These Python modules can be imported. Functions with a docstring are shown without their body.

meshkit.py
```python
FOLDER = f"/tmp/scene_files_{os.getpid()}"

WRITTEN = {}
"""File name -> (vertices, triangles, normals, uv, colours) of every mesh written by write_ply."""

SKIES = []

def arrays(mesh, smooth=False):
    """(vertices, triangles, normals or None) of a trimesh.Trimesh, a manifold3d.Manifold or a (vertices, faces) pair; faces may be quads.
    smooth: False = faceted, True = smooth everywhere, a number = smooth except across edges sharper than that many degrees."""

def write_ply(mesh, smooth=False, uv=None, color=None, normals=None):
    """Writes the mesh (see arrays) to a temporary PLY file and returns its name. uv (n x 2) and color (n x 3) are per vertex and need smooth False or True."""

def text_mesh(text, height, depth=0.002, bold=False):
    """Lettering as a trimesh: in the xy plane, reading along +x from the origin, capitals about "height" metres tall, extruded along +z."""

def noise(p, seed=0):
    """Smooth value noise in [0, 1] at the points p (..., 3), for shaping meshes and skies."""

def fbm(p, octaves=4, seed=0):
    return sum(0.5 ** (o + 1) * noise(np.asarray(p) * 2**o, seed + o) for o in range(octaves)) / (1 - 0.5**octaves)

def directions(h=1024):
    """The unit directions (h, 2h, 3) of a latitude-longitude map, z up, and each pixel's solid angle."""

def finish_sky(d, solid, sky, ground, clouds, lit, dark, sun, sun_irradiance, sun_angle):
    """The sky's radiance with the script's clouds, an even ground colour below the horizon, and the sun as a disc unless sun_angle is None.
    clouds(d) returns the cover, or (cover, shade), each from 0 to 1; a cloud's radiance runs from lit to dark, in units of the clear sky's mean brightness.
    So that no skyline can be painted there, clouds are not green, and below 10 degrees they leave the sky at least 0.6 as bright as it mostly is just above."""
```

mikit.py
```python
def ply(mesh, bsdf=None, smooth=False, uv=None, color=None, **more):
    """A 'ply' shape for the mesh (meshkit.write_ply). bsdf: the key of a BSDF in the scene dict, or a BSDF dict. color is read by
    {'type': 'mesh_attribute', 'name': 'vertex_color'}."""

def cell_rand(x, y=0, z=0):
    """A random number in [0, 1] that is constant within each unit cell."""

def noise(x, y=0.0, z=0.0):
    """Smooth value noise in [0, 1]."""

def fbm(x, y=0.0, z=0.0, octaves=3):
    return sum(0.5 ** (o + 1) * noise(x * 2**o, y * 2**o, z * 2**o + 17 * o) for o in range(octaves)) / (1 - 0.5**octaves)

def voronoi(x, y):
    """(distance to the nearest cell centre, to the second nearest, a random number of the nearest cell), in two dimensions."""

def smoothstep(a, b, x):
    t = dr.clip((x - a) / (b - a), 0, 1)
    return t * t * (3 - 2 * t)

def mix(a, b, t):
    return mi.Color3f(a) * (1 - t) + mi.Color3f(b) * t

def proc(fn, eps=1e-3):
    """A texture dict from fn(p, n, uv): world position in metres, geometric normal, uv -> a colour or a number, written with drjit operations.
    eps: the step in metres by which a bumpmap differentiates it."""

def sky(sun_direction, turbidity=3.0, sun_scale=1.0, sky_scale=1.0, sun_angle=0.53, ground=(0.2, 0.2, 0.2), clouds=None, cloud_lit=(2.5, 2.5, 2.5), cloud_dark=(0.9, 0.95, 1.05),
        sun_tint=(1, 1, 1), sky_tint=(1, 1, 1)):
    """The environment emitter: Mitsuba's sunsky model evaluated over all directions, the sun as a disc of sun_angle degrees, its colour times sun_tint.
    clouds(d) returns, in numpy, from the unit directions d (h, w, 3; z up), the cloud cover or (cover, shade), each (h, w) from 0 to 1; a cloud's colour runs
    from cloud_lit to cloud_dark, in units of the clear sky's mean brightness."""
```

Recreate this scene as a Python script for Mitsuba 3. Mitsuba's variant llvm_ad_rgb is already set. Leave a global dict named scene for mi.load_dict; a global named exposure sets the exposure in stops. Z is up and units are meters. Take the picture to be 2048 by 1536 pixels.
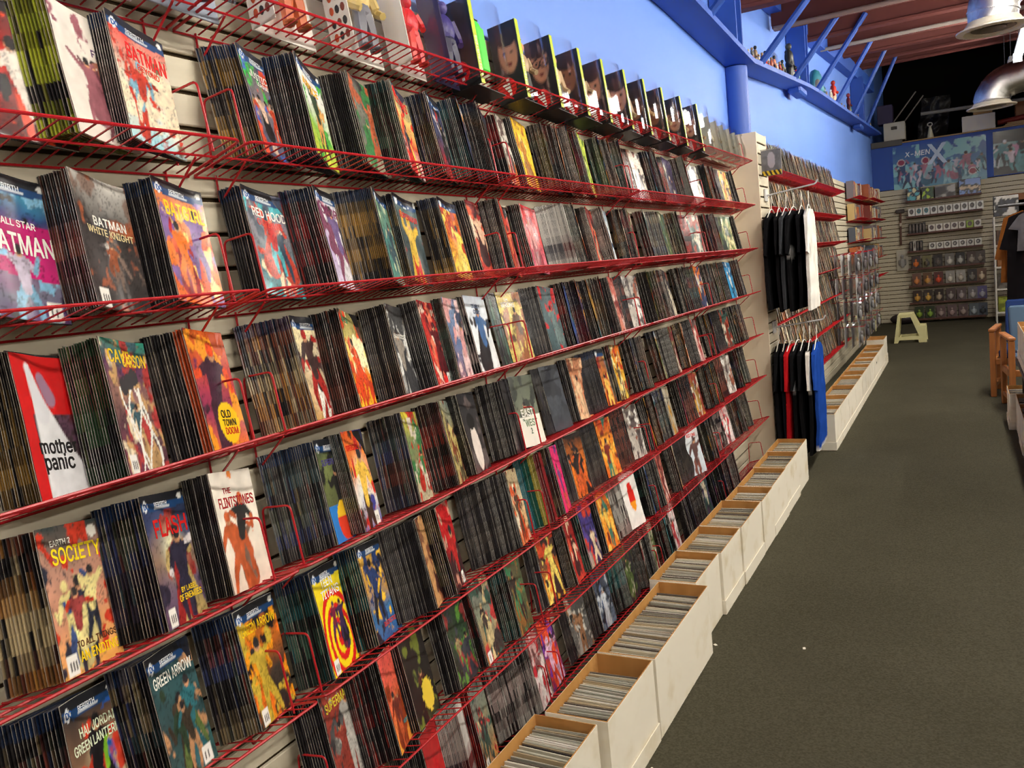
import math, random
import numpy as np, trimesh, mitsuba as mi, drjit as dr
import mikit, meshkit
from mikit import proc, noise, fbm, smoothstep
T = mi.ScalarTransform4f
scene, labels = {}, {}
random.seed(7)

# ---------------------------------------------------------------- camera, exposure, lights
H0 = 1.60                                   # height of the lens above the carpet
RC = np.array([[0.46704649, -0.15831127, 0.86994547], [-0.87825588, 0.03114436, 0.47717569], [-0.10263618, -0.98689795, -0.12449194]])
M = np.eye(4); M[:3, 0] = -RC[:, 0]; M[:3, 1] = -RC[:, 1]; M[:3, 2] = RC[:, 2]; M[:3, 3] = [0, 0, H0]
scene['camera'] = {'type': 'perspective', 'fov': math.degrees(2 * math.atan(1024 / 1685)), 'fov_axis': 'x', 'near_clip': 0.05, 'far_clip': 200.0, 'to_world': T(M)}
exposure = 1.05
LAMP = (1.0, 0.945, 0.83)
STRIPS = [(-2.6, -0.62, 42), (0.9, -0.62, 42), (4.3, -0.62, 42), (9.75, -0.62, 42), (7.25, -0.62, 42), (13.4, -0.62, 20), (-0.5, -3.8, 42), (4.5, -3.8, 42), (9.5, -3.8, 42)]   # x start, y, radiance
STRIP_LEN, STRIP_Z = 2.4, 3.12

# ---------------------------------------------------------------- colours and materials
def L(*c):
    c = np.asarray(c if len(c) > 1 else c[0], float) / 255.0
    return np.where(c <= 0.04045, c / 12.92, ((c + 0.055) / 1.055) ** 2.4)
def mix(a, b, t): return mikit.mix([float(q) for q in a], [float(q) for q in b], t)
VC = {'type': 'mesh_attribute', 'name': 'vertex_color'}
def rgb(c): return {'type': 'rgb', 'value': [float(x) for x in c]}
def two(d): return {'type': 'twosided', 'bsdf': d}
def pack(c):
    """A colour as two numbers for the uv of a mesh, so that meshes of one material stay joinable."""
    q = np.round(np.clip(np.asarray(c, float), 0, 1) ** (1 / 2.2) * 255)
    return np.stack([(q[:, 0] * 256 + q[:, 1] + 0.5) / 65536, q[:, 2] / 255], -1)
def unpack(p, n, uv):
    a = dr.floor(uv.x * 65536); r = dr.floor(a / 256); g = a - r * 256
    return mi.Color3f(dr.power(dr.clip(r / 255, 0, 1), 2.2), dr.power(dr.clip(g / 255, 0, 1), 2.2), dr.power(dr.clip(uv.y, 0, 1), 2.2))
PC = proc(unpack)
def four(tex, tag):
    scene['m_print' + tag] = two({'type': 'principled', 'base_color': tex, 'roughness': 0.26, 'specular': 0.6, 'clearcoat': 0.4, 'clearcoat_gloss': 0.92})
    scene['m_semi' + tag] = two({'type': 'principled', 'base_color': tex, 'roughness': 0.45, 'specular': 0.4})
    scene['m_matte' + tag] = two({'type': 'diffuse', 'reflectance': tex})
four(PC, ''); 
scene['m_print_art'] = two({'type': 'principled', 'base_color': VC, 'roughness': 0.26, 'specular': 0.6, 'clearcoat': 0.4, 'clearcoat_gloss': 0.92})
scene['m_cloth'] = two({'type': 'diffuse', 'reflectance': VC})
scene['m_red'] = two({'type': 'principled', 'base_color': rgb(L(176, 30, 38)), 'roughness': 0.33, 'specular': 0.5})
scene['m_metal'] = two({'type': 'roughconductor', 'material': 'Al', 'alpha': 0.24, 'specular_reflectance': rgb((0.82, 0.82, 0.82))})
scene['m_clear'] = {'type': 'thindielectric', 'int_ior': 1.45}
def slat_fn(p, n, uv):
    f = fbm(p.x * 3, p.y * 3, p.z * 40, 3)
    return mix(L(192, 182, 160), L(205, 196, 175), f)
scene['m_panel'] = two({'type': 'principled', 'base_color': rgb(L(226, 210, 186)), 'roughness': 0.5, 'specular': 0.3})
scene['m_slat'] = two({'type': 'principled', 'base_color': proc(slat_fn), 'roughness': 0.5, 'specular': 0.35})
def blue_fn(p, n, uv):
    return mix(L(98, 134, 214), L(106, 143, 222), fbm(p.x * 1.4, p.y * 1.4, p.z * 1.4, 4))
scene['m_blue'] = two({'type': 'principled', 'base_color': proc(blue_fn), 'roughness': 0.55, 'specular': 0.3})
scene['m_steel_blue'] = two({'type': 'principled', 'base_color': rgb(L(48, 84, 168)), 'roughness': 0.5, 'specular': 0.4})
def carpet_fn(p, n, uv):
    a = fbm(p.x * 160, p.y * 160, 0, 2); b = fbm(p.x * 2.1, p.y * 2.1, 5.0, 3)
    c = mix(L(63, 60, 49), L(85, 82, 69), a)
    return c * (0.86 + 0.28 * b)
scene['m_carpet'] = {'type': 'bumpmap', 'arbitrary': {'type': 'proc', **{k: v for k, v in proc(lambda p, n, uv: noise(p.x * 260, p.y * 260, 0), eps=2e-3).items() if k != 'type'}}, 'scale': 0.003,
                     'bsdf': {'type': 'diffuse', 'reflectance': proc(carpet_fn)}}
def joist_fn(p, n, uv):
    return mix(L(84, 44, 40), L(108, 58, 52), fbm(p.x * 6, p.y * 0.8, p.z * 6, 3))
scene['m_joist'] = two({'type': 'principled', 'base_color': proc(joist_fn), 'roughness': 0.6, 'specular': 0.3})
scene['m_deck'] = two({'type': 'diffuse', 'reflectance': rgb(L(62, 36, 33))})
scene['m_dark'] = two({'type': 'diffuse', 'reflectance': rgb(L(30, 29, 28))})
def boxcard_fn(p, n, uv):
    f = fbm(p.x * 9, p.y * 9, p.z * 9, 4)
    return mix(L(231, 224, 208), L(216, 205, 180), smoothstep(0.5, 0.85, f))
scene['m_boxcard'] = two({'type': 'principled', 'base_color': proc(boxcard_fn), 'roughness': 0.55, 'specular': 0.3})
def kraft_fn(p, n, uv):
    return mix(L(176, 126, 70), L(200, 150, 92), fbm(p.x * 30, p.y * 30, p.z * 4, 3))
scene['m_kraft'] = two({'type': 'diffuse', 'reflectance': proc(kraft_fn)})
def oak_fn(p, n, uv):
    return mix(L(134, 78, 38), L(176, 112, 58), fbm(p.x * 30, p.y * 30, p.z * 3, 3))
scene['m_oak'] = two({'type': 'principled', 'base_color': proc(oak_fn), 'roughness': 0.4, 'specular': 0.4})

# ---------------------------------------------------------------- helpers
USED = {}
def numbered(name):
    n = USED.get(name, 0); USED[name] = n + 1
    return name if n == 0 else f'{name}_{n:03d}'
def thing(name, label, cat, group=None):
    key = numbered(name); labels[key] = {'label': label, 'category': cat}
    if group: labels[key]['group'] = group
    return key
def structure(name, kind='structure'):
    key = numbered(name); labels[key] = {'kind': kind}
    return key
class MB:
    """Collects pieces (vertices, triangles, colour) of ONE mesh."""
    def __init__(self): self.v, self.f, self.c, self.n = [], [], [], 0
    def add(self, v, f, c=(0.5, 0.5, 0.5)):
        v = np.asarray(v, float); f = np.asarray(f, int)
        if f.shape[1] == 4: f = np.vstack([f[:, [0, 1, 2]], f[:, [0, 2, 3]]])
        c = np.asarray(c, float)
        if c.ndim == 1: c = np.tile(c, (len(v), 1))
        self.v.append(v); self.f.append(f + self.n); self.c.append(c); self.n += len(v)
        return self
    def box(self, lo, hi, c=(0.5, 0.5, 0.5), b=0.002, X=None):
        v, f = cbox(lo, hi, b)
        return self.add(v if X is None else xf(X, v), f, c)
    def tube(self, pts, r, c=(0.5, 0.5, 0.5), sides=6, X=None):
        v, f = tube(pts, r, sides)
        return self.add(v if X is None else xf(X, v), f, c)
    def ell(self, ctr, rad, c=(0.5, 0.5, 0.5), sub=1, X=None):
        s = ICO[sub]; v = s[0] * np.asarray(rad) + np.asarray(ctr)
        return self.add(v if X is None else xf(X, v), s[1], c)
    def mesh(self): return trimesh.Trimesh(np.vstack(self.v), np.vstack(self.f), process=False)
    def col(self): return np.vstack(self.c)
    def build(self, key, mat, smooth=False, vc=True):
        m, c = self.mesh(), self.col()
        if not vc or mat not in PACKED:
            scene[key] = mikit.ply(m, mat, smooth, color=c if mat == 'm_cloth' else None); return key
        if mat == 'm_cloth': scene[key] = mikit.ply(m, mat, True, color=c); return key
        fc = c[m.faces]
        if np.ptp(fc, axis=1).max() < 1e-6:
            if smooth is not False and smooth is not True:
                m = trimesh.graph.smooth_shade(m, angle=np.radians(smooth), facet_minarea=None); c = np.tile(c[0], (len(m.vertices), 1)); smooth = True
            scene[key] = mikit.ply(m, mat, smooth, uv=pack(c))
        elif smooth is True and mat == 'm_print':
            scene[key] = mikit.ply(m, 'm_print_art', True, color=c)
        else:
            v = m.vertices[m.faces].reshape(-1, 3); f = np.arange(len(v)).reshape(-1, 3)
            scene[key] = mikit.ply((v, f), mat, False, uv=pack(np.repeat(fc.mean(1), 3, 0)))
        return key
PACKED = ('m_print', 'm_semi', 'm_matte', 'm_cloth')
def part(parent, name, mb, mat, smooth=False, label=None, kind=None):
    key = numbered(f'{parent}__{name}')
    mb.build(key, mat, smooth)
    if label or kind:
        labels[key] = {k: v for k, v in (('label', label), ('kind', kind)) if v}
    return key
ICO = {k: (np.array(trimesh.creation.icosphere(k).vertices), np.array(trimesh.creation.icosphere(k).faces)) for k in (1, 2, 3)}
def _cbox_topology():
    v = unit_cbox(np.array([-1, -1, -1.]), np.array([1, 1, 1.]), 0.2)
    from scipy.spatial import ConvexHull
    h = ConvexHull(v); f = h.simplices.copy()
    for i, t in enumerate(f):
        n = np.cross(v[t[1]] - v[t[0]], v[t[2]] - v[t[0]])
        if np.dot(n, v[t].mean(0)) < 0: f[i] = t[::-1]
    return f
def unit_cbox(lo, hi, b):
    out = []
    for sx in (0, 1):
        for sy in (0, 1):
            for sz in (0, 1):
                p = np.array([(lo, hi)[sx][0], (lo, hi)[sy][1], (lo, hi)[sz][2]]); s = np.array([1 - 2 * sx, 1 - 2 * sy, 1 - 2 * sz]) * b
                for k in range(3):
                    q = p + s; q[k] = p[k]; out.append(q)
    return np.array(out)
CB_F = _cbox_topology()
def cbox(lo, hi, b=0.002):
    lo, hi = np.minimum(lo, hi).astype(float), np.maximum(lo, hi).astype(float)
    return unit_cbox(lo, hi, min(b, 0.24 * float((hi - lo).min()))), CB_F
def xf(X, v): return np.asarray(v) @ X[:3, :3].T + X[:3, 3]
def tr(x=0, y=0, z=0):
    X = np.eye(4); X[:3, 3] = [x, y, z]; return X
def rot(axis, deg):
    a = math.radians(deg); c, s = math.cos(a), math.sin(a); X = np.eye(4)
    i, j = {'x': (1, 2), 'y': (2, 0), 'z': (0, 1)}[axis]
    X[i, i] = c; X[j, j] = c; X[i, j] = -s; X[j, i] = s; return X
def tube(pts, r, sides=6):
    p = np.asarray(pts, float); n = len(p)
    t = np.gradient(p, axis=0); t /= np.linalg.norm(t, axis=1, keepdims=True) + 1e-12
    ref = np.array([0, 0, 1.0]) if abs(t[:, 2]).mean() < 0.8 else np.array([1.0, 0, 0])
    a = np.cross(t, ref); bad = np.linalg.norm(a, axis=1) < 1e-3; a[bad] = np.cross(t[bad], [0.3, 0.9, 0.2]); a /= np.linalg.norm(a, axis=1, keepdims=True)
    b = np.cross(t, a); ang = np.arange(sides) * 2 * np.pi / sides
    r = np.broadcast_to(r, (n,))
    v = (p[:, None] + r[:, None, None] * (np.cos(ang)[None, :, None] * a[:, None] + np.sin(ang)[None, :, None] * b[:, None])).reshape(-1, 3)
    i, j = np.meshgrid(np.arange(n - 1), np.arange(sides), indexing='ij')
    q = np.stack([i * sides + j, i * sides + (j + 1) % sides, (i + 1) * sides + (j + 1) % sides, (i + 1) * sides + j], -1).reshape(-1, 4)
    f = np.vstack([q[:, [0, 1, 2]], q[:, [0, 2, 3]]])
    m = len(v); v = np.vstack([v, p[:1], p[-1:]]); k = np.arange(sides)
    f = np.vstack([f, np.stack([k * 0 + m, (k + 1) % sides, k], 1), np.stack([k * 0 + m + 1, (n - 1) * sides + k, (n - 1) * sides + (k + 1) % sides], 1)])
    return v, f
def bend(pts, rad, k=4):
    """A polyline with its inner corners rounded."""
    p = [np.asarray(q, float) for q in pts]; out = [p[0]]
    for a, b, c in zip(p, p[1:], p[2:]):
        u, w = (a - b), (c - b); lu, lw = np.linalg.norm(u), np.linalg.norm(w); r = min(rad, 0.45 * lu, 0.45 * lw)
        s, e = b + u / lu * r, b + w / lw * r
        for t in np.linspace(0, 1, k + 1): out.append((1 - t) ** 2 * s + 2 * t * (1 - t) * b + t * t * e)
    return np.array(out + [p[-1]])
def lathe(prof, seg=24):
    p = np.asarray(prof, float); n = len(p); a = np.arange(seg) * 2 * np.pi / seg
    v = np.stack([p[:, None, 0] * np.cos(a), p[:, None, 0] * np.sin(a), np.repeat(p[:, 1:2], seg, 1)], -1).reshape(-1, 3)
    i, j = np.meshgrid(np.arange(n - 1), np.arange(seg), indexing='ij')
    return v, np.stack([i * seg + j, i * seg + (j + 1) % seg, (i + 1) * seg + (j + 1) % seg, (i + 1) * seg + j], -1).reshape(-1, 4)
def poly_prism(poly, depth):
    m = trimesh.creation.extrude_polygon(poly, depth, engine='earcut')
    return np.array(m.vertices), np.array(m.faces)
_TXT = {}
def text(s, h, bold=True, depth=0.0005):
    k = (s, bold)
    if k not in _TXT:
        m = meshkit.text_mesh(s, 1.0, 1.0, bold); _TXT[k] = (np.array(m.vertices), np.array(m.faces))
    v, f = _TXT[k]
    return v * [h, h, depth], f
# ---------------------------------------------------------------- dimensions of the place
YW = 1.465                                   # face of the slatwall
YF = 1.292                                   # front wires of the shelves
ZL = [2.239 - 0.3048 * k for k in range(8)]   # top wire of each shelf
XB = 17.5                                    # back wall
def ceil_z(x): return 3.40 + 0.115 * max(0.0, x - 6.65)

# ---------------------------------------------------------------- light strips
for i, (sx, sy, rad) in enumerate(STRIPS):
    lab = ['hanging fluorescent light strip'] 
    z = STRIP_Z + (0.42 if sx > 9 else 0) + (.15 if sx > 13 else 0)
    k = thing('light_strip', 'bright fluorescent strip light under the maroon joists, at the right edge by the silver ducts' if sx == 9.75 else 'long fluorescent strip light hanging over the aisle, outside the view', 'ceiling light', None if sx == 9.75 else 'strip lights outside the view')
    b = MB(); b.box([sx, sy - 0.035, z + 0.075], [sx + STRIP_LEN, sy + 0.035, z + 0.12], L(225, 225, 220), 0.008)
    for xx in (sx + 0.3, sx + STRIP_LEN - 0.3): b.tube([[xx, sy, z + 0.11], [xx, sy, min(ceil_z(xx) + 0.1, ceil_z(xx + .3) + .1)]], 0.004, L(120, 120, 120))
    for xx in (sx + .01, sx + STRIP_LEN - .04): b.box([xx, sy - .05, z - .03], [xx + .03, sy + .05, z + .08], L(225, 225, 220), .006)
    part(k, 'housing', b, 'm_semi')
    ang = np.linspace(0, 2 * np.pi, 11); n = 11
    prof = np.stack([0.045 * np.cos(ang), 0.045 * np.sin(ang)], 1)
    v = np.array([[x, sy + q[0], z + 0.02 + q[1]] for x in (sx + 0.041, sx + STRIP_LEN - 0.041) for q in prof])
    f = [[j, n + j, n + j + 1, j + 1] for j in range(n - 1)]
    m = MB().add(v, f)
    mesh = m.mesh(); out = mesh.triangles_center - [0, sy, z + .02]; out[:, 0] = 0
    if (out * mesh.face_normals).sum() < 0: mesh.invert()
    key = f'{k}__diffuser'
    scene[key] = mikit.ply(mesh, two({'type': 'diffuse', 'reflectance': rgb((0.8, 0.8, 0.8))}), False, emitter={'type': 'area', 'radiance': rgb([rad * c for c in LAMP])})
# ---------------------------------------------------------------- floor, walls, ceiling
def flat(key, mat, v, f=((0, 1, 2, 3),)):
    MB().add(v, f).build(key, mat, False, vc=False)
k = structure('floor'); MB().box([-4, -7, -0.1], [21, YW + 0.2, 0.0], b=0.001).build(k, 'm_carpet', vc=False)
k = structure('wall_left')
MB().box([-4, YW + 0.016, -0.05], [21, YW + 0.2, 6.2], b=0.001).build(k, 'm_blue', vc=False)
def slats(parent, mk, z0=0.0, z1=2.445):
    """Boards of a slatwall: one part each, with a dark gap between; mk(z0, z1) -> MB."""
    zs = [z0] + [2.220 - 0.0762 * i for i in range(29, -3, -1) if z0 + 0.01 < 2.220 - 0.0762 * i < z1 - 0.01] + [z1]
    for a, b in zip(zs, zs[1:]):
        part(parent, 'slat', mk(a + 0.005, b - 0.005), 'm_slat')
def groove_back(parent, lo, hi):
    part(parent, 'groove_backing', MB().box(lo, hi, L(70, 58, 44), b=0.0005), 'm_matte')
slats(k, lambda a, b: MB().box([-1.2, YW, a], [6.30, YW + 0.012, b], b=0.0025))
groove_back(k, [-1.2, YW + 0.0121, 0.01], [6.30, YW + 0.0155, 2.44])
slats(k, lambda a, b: MB().box([6.63, YW, a], [XB - 0.03, YW + 0.012, b], b=0.0025))
groove_back(k, [6.63, YW + 0.0121, 0.01], [XB - 0.03, YW + 0.0155, 2.44])
# boxed-in post: plain side panels, slatwall front
PX0, PX1, PY = 6.285, 6.63, 1.275
part(k, 'post_side_panel', MB().box([PX0, PY + 0.002, 0], [PX0 + 0.018, YW + 0.014, 2.446], b=0.002), 'm_panel')
part(k, 'post_side_panel', MB().box([PX1 - 0.018, PY + 0.002, 0], [PX1, YW + 0.014, 2.446], b=0.002), 'm_panel')
part(k, 'post_cap', MB().box([PX0 + 0.019, PY + 0.02, 2.43], [PX1 - 0.019, YW, 2.446], b=0.002), 'm_slat')
slats(k, lambda a, b: MB().box([PX0 + 0.0185, PY, a], [PX1 - 0.0185, PY + 0.012, b], b=0.0025))
groove_back(k, [PX0 + 0.019, PY + 0.0121, 0.01], [PX1 - 0.019, PY + 0.016, 2.43])
k = structure('wall_back')
DY0, DY1, DZ = -0.70, -1.75, 2.15
mb = MB()
mb.box([XB, DY0, -0.05], [XB + 0.12, YW + 0.02, 2.485]); mb.box([XB, -7.1, -0.05], [XB + 0.12, DY1, 2.485]); mb.box([XB, DY1, DZ], [XB + 0.12, DY0, 2.485])
mb.c = [np.tile(L(70, 58, 44), (len(v), 1)) for v in mb.v]; mb.build(k, 'm_matte')
slats(k, lambda a, b: MB().box([XB - 0.014, (DY0 if b < DZ else -3.0), a], [XB - 0.002, YW - 0.002, b], b=0.0025), z1=2.48)
part(k, 'blue_band', MB().box([XB - 0.02, -7.0, 2.486], [XB + 0.1, YW + 0.015, 3.30], b=0.003), 'm_steel_blue')
part(k, 'wooden_ledge', MB().box([XB - 0.035, -7.0, 3.301], [XB + 0.14, 0.95, 3.325], L(172, 138, 96), b=0.004), 'm_semi')
part(k, 'grey_ledge', MB().box([XB - 0.06, 0.951, 3.27], [XB + 0.3, YW + 0.01, 3.375], L(92, 86, 80), b=0.004), 'm_semi')
k = structure('door_1')
mb = MB(); mb.box([XB - 0.05, DY0 - 0.115, 0], [XB + 0.1, DY0 - 0.002, DZ], b=0.006); mb.box([XB - 0.05, DY1, 0], [XB + 0.1, DY1 + 0.115, DZ], b=0.006)
mb.box([XB - 0.048, DY1 + 0.116, DZ - 0.115], [XB + 0.1, DY0 - 0.116, DZ], b=0.006); mb.build(k, 'm_oak', vc=False)
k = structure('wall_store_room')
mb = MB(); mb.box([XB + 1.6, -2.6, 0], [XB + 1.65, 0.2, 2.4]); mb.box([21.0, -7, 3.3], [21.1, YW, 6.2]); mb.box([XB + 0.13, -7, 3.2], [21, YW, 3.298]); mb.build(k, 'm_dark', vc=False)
k = structure('wall_right'); MB().box([-4, -7.1, -0.05], [21, -7.0, 6.2], L(196, 188, 170), b=0.001).build(k, 'm_matte')
k = structure('wall_behind'); MB().box([-4.1, -7, -0.05], [-4.0, YW + 0.2, 6.2], L(196, 188, 170), b=0.001).build(k, 'm_matte')
k = structure('ceiling')
sec = [(x, y, ceil_z(x) + 0.30 + t) for x in (-4, 6.65, 21) for y in (-7, YW + 0.15) for t in (0, 0.05)]
flat(k, 'm_deck', sec, ((0, 2, 6, 4), (4, 6, 10, 8), (1, 5, 7, 3), (5, 9, 11, 7), (0, 1, 3, 2), (8, 10, 11, 9), (0, 4, 5, 1), (4, 8, 9, 5), (2, 3, 7, 6), (6, 7, 11, 10)))
for i in range(-4, 7):
    x = 6.65 + 1.5 * i; z = ceil_z(x)
    if x > 15.8: continue
    mb = MB(); mb.box([x - 0.035, -6.98, z], [x + 0.035, YW - 0.01, z + 0.295], b=0.004)
    key = part(k, 'joist', mb, 'm_joist')
    mb = MB(); mb.box([x - 0.06, -6.97, z - 0.03], [x + 0.06, YW - 0.02, z - 0.0005], b=0.004)
    mb.build(numbered(f'{key}__flange'), 'm_joist', vc=False)
# conduits under the ceiling
for x, z, col in ((10.9, 3.86, L(150, 140, 132)), (8.0, 3.52, L(132, 112, 104))):
    k = thing('conduit', {10.9: 'thin grey pipe running under the maroon joists towards the silver ducts', 8.0: 'thin grey pipe under the nearest maroon joists at the top edge'}[x], 'pipe')
    MB().tube([[x, YW - 0.05, z], [x, -1.5, z + 0.01], [x, -5, z]], 0.022, col, 8).build(k, 'm_semi', True)

# ---------------------------------------------------------------- blue steel truss along the wall
k = thing('steel_truss', 'blue painted steel truss high on the blue wall, carrying a row of toy figures', 'truss')
LEDGE = [(-1.5, 3.06), (4.8, 3.06), (6.05, 2.985), (6.42, 2.965), (9.02, 3.165), (9.75, 3.205), (17.3, 3.52)]
def tc_z(x): return 3.86 + 0.062 * (x - 9.4)
def ledge_z(x): return float(np.interp(x, [p[0] for p in LEDGE], [p[1] for p in LEDGE]))
mb = MB()
for (xa, za), (xb, zb) in zip(LEDGE, LEDGE[1:]):
    ya, yb = 1.285, YW + 0.012
    for lo, hi, y0, y1 in ((-0.028, -0.004, ya, yb), (-0.028, 0.008, ya - 0.006, ya + 0.004)):
        v = [[x, y, z + d] for x, z in ((xa, za), (xb, zb)) for y in (y0, y1) for d in (lo, hi)]
        mb.add(v, [[0, 1, 3, 2], [4, 6, 7, 5], [0, 4, 5, 1], [2, 3, 7, 6], [0, 2, 6, 4], [1, 5, 7, 3]])
part(k, 'bottom_chord', mb, 'm_steel_blue')
mb = MB(); z0, z1 = tc_z(-1.5), tc_z(17.2)
v = [[x, y, z + d] for x, z in ((-1.5, z0), (17.2, z1)) for y in (1.36, YW + 0.01) for d in (-0.1, 0.1)]
mb.add(v, [[0, 1, 3, 2], [4, 6, 7, 5], [0, 4, 5, 1], [2, 3, 7, 6], [0, 2, 6, 4], [1, 5, 7, 3]])
part(k, 'top_chord', mb, 'm_steel_blue')
for xa, xb in ((6.0, 6.16), (8.95, 9.1), (14.45, 14.62), (2.4, 2.55)):
    mb = MB(); zc = tc_z(xa) - 0.08
    mb.box([xa, 1.30, ledge_z(xa) - 0.01], [xa + 0.02, YW + 0.01, zc], b=0.002); mb.box([xa + 0.021, 1.34, ledge_z(xb)], [xb - 0.001, 1.36, zc], b=0.002); mb.box([xb, 1.30, ledge_z(xb) - 0.01], [xb + 0.02, YW + 0.01, zc], b=0.002)
    part(k, 'upright', mb, 'm_steel_blue')
    if xa in (9.2, 14.45, 8.95): part(k, 'gusset', MB().box([xa - 0.3, 1.32, ledge_z(xa) - 0.10], [xa + 0.1, 1.44, ledge_z(xa) - 0.028], b=0.02), 'm_steel_blue')
for x in (2.0, 3.7, 5.3, 6.75, 8.22, 9.6, 11.16, 13.0, 14.9):
    zb, zt = ledge_z(x), ceil_z(x) + 0.12
    part(k, 'brace', MB().tube([[x, 1.30, zb + 0.005], [x, 0.80, zt]], 0.026, sides=8), 'm_steel_blue', 40)
pv, pf = lathe([(0.0, 0), (0.086, 0), (0.086, 2.935), (0.0, 2.935)], 28)
part(k, 'pipe_column', MB().add(pv + [6.43, 1.425, 0], pf), 'm_steel_blue', 35)

# ---------------------------------------------------------------- red wire shelves and dividers
RAD_F, RAD_W = 0.0032, 0.0018
ROWN = ['topmost', 'second', 'third', 'fourth', 'fifth', 'sixth', 'seventh', 'lowest']
BAYN = ['at the left edge', 'first full bay from the left', 'second full bay', 'third full bay', 'bay against the post panel']
def wire_shelf(x0, x1, zl, yf, label, group, fine=True):
    k = thing('wire_shelf', label, 'wire shelf', group)
    a, b = x0 + 0.008, x1 - 0.008
    F = (yf, zl); G = (yf + 0.44 * (YW - yf), zl - 0.019); Bk = (YW - 0.004, zl - 0.046)
    mb = MB()
    mb.tube(bend([[a + 0.001, Bk[0], Bk[1]], [a + 0.004, F[0], F[1]], [b - 0.004, F[0], F[1]], [b - 0.001, Bk[0], Bk[1]]], 0.02), RAD_F, sides=6 if fine else 4)
    part(k, 'rim', mb, 'm_red', 40)
    for nm, (y, z) in (('rail', G), ('back_rail', Bk)):
        part(k, nm, MB().tube([[a, y, z - 0.003], [b, y, z - 0.003]], 0.0026, sides=6 if fine else 4), 'm_red', 40)
    n = int(round((b - a) / 0.0335)); mb = MB()
    for x in np.linspace(a, b, n + 1)[1:-1]:
        mb.tube([[x, F[0], F[1] - 0.002], [x, G[0], G[1]], [x, Bk[0] - 0.002, Bk[1] + 0.002]], RAD_W, sides=4 if not fine else 5)
    part(k, 'cross_wires', mb, 'm_red', kind='stuff')
    for x in (a + 0.06, b - 0.06):
        if not fine: continue
        p = bend([[x, YW - 0.004, zl - 0.042], [x, YW - 0.006, zl - 0.105], [x, yf + 0.075, zl - 0.026]], 0.012)
        part(k, 'bracket', MB().tube(p, 0.0026, sides=5), 'm_red', 40)
BAY0 = 1.330 - 1.2196
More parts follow.
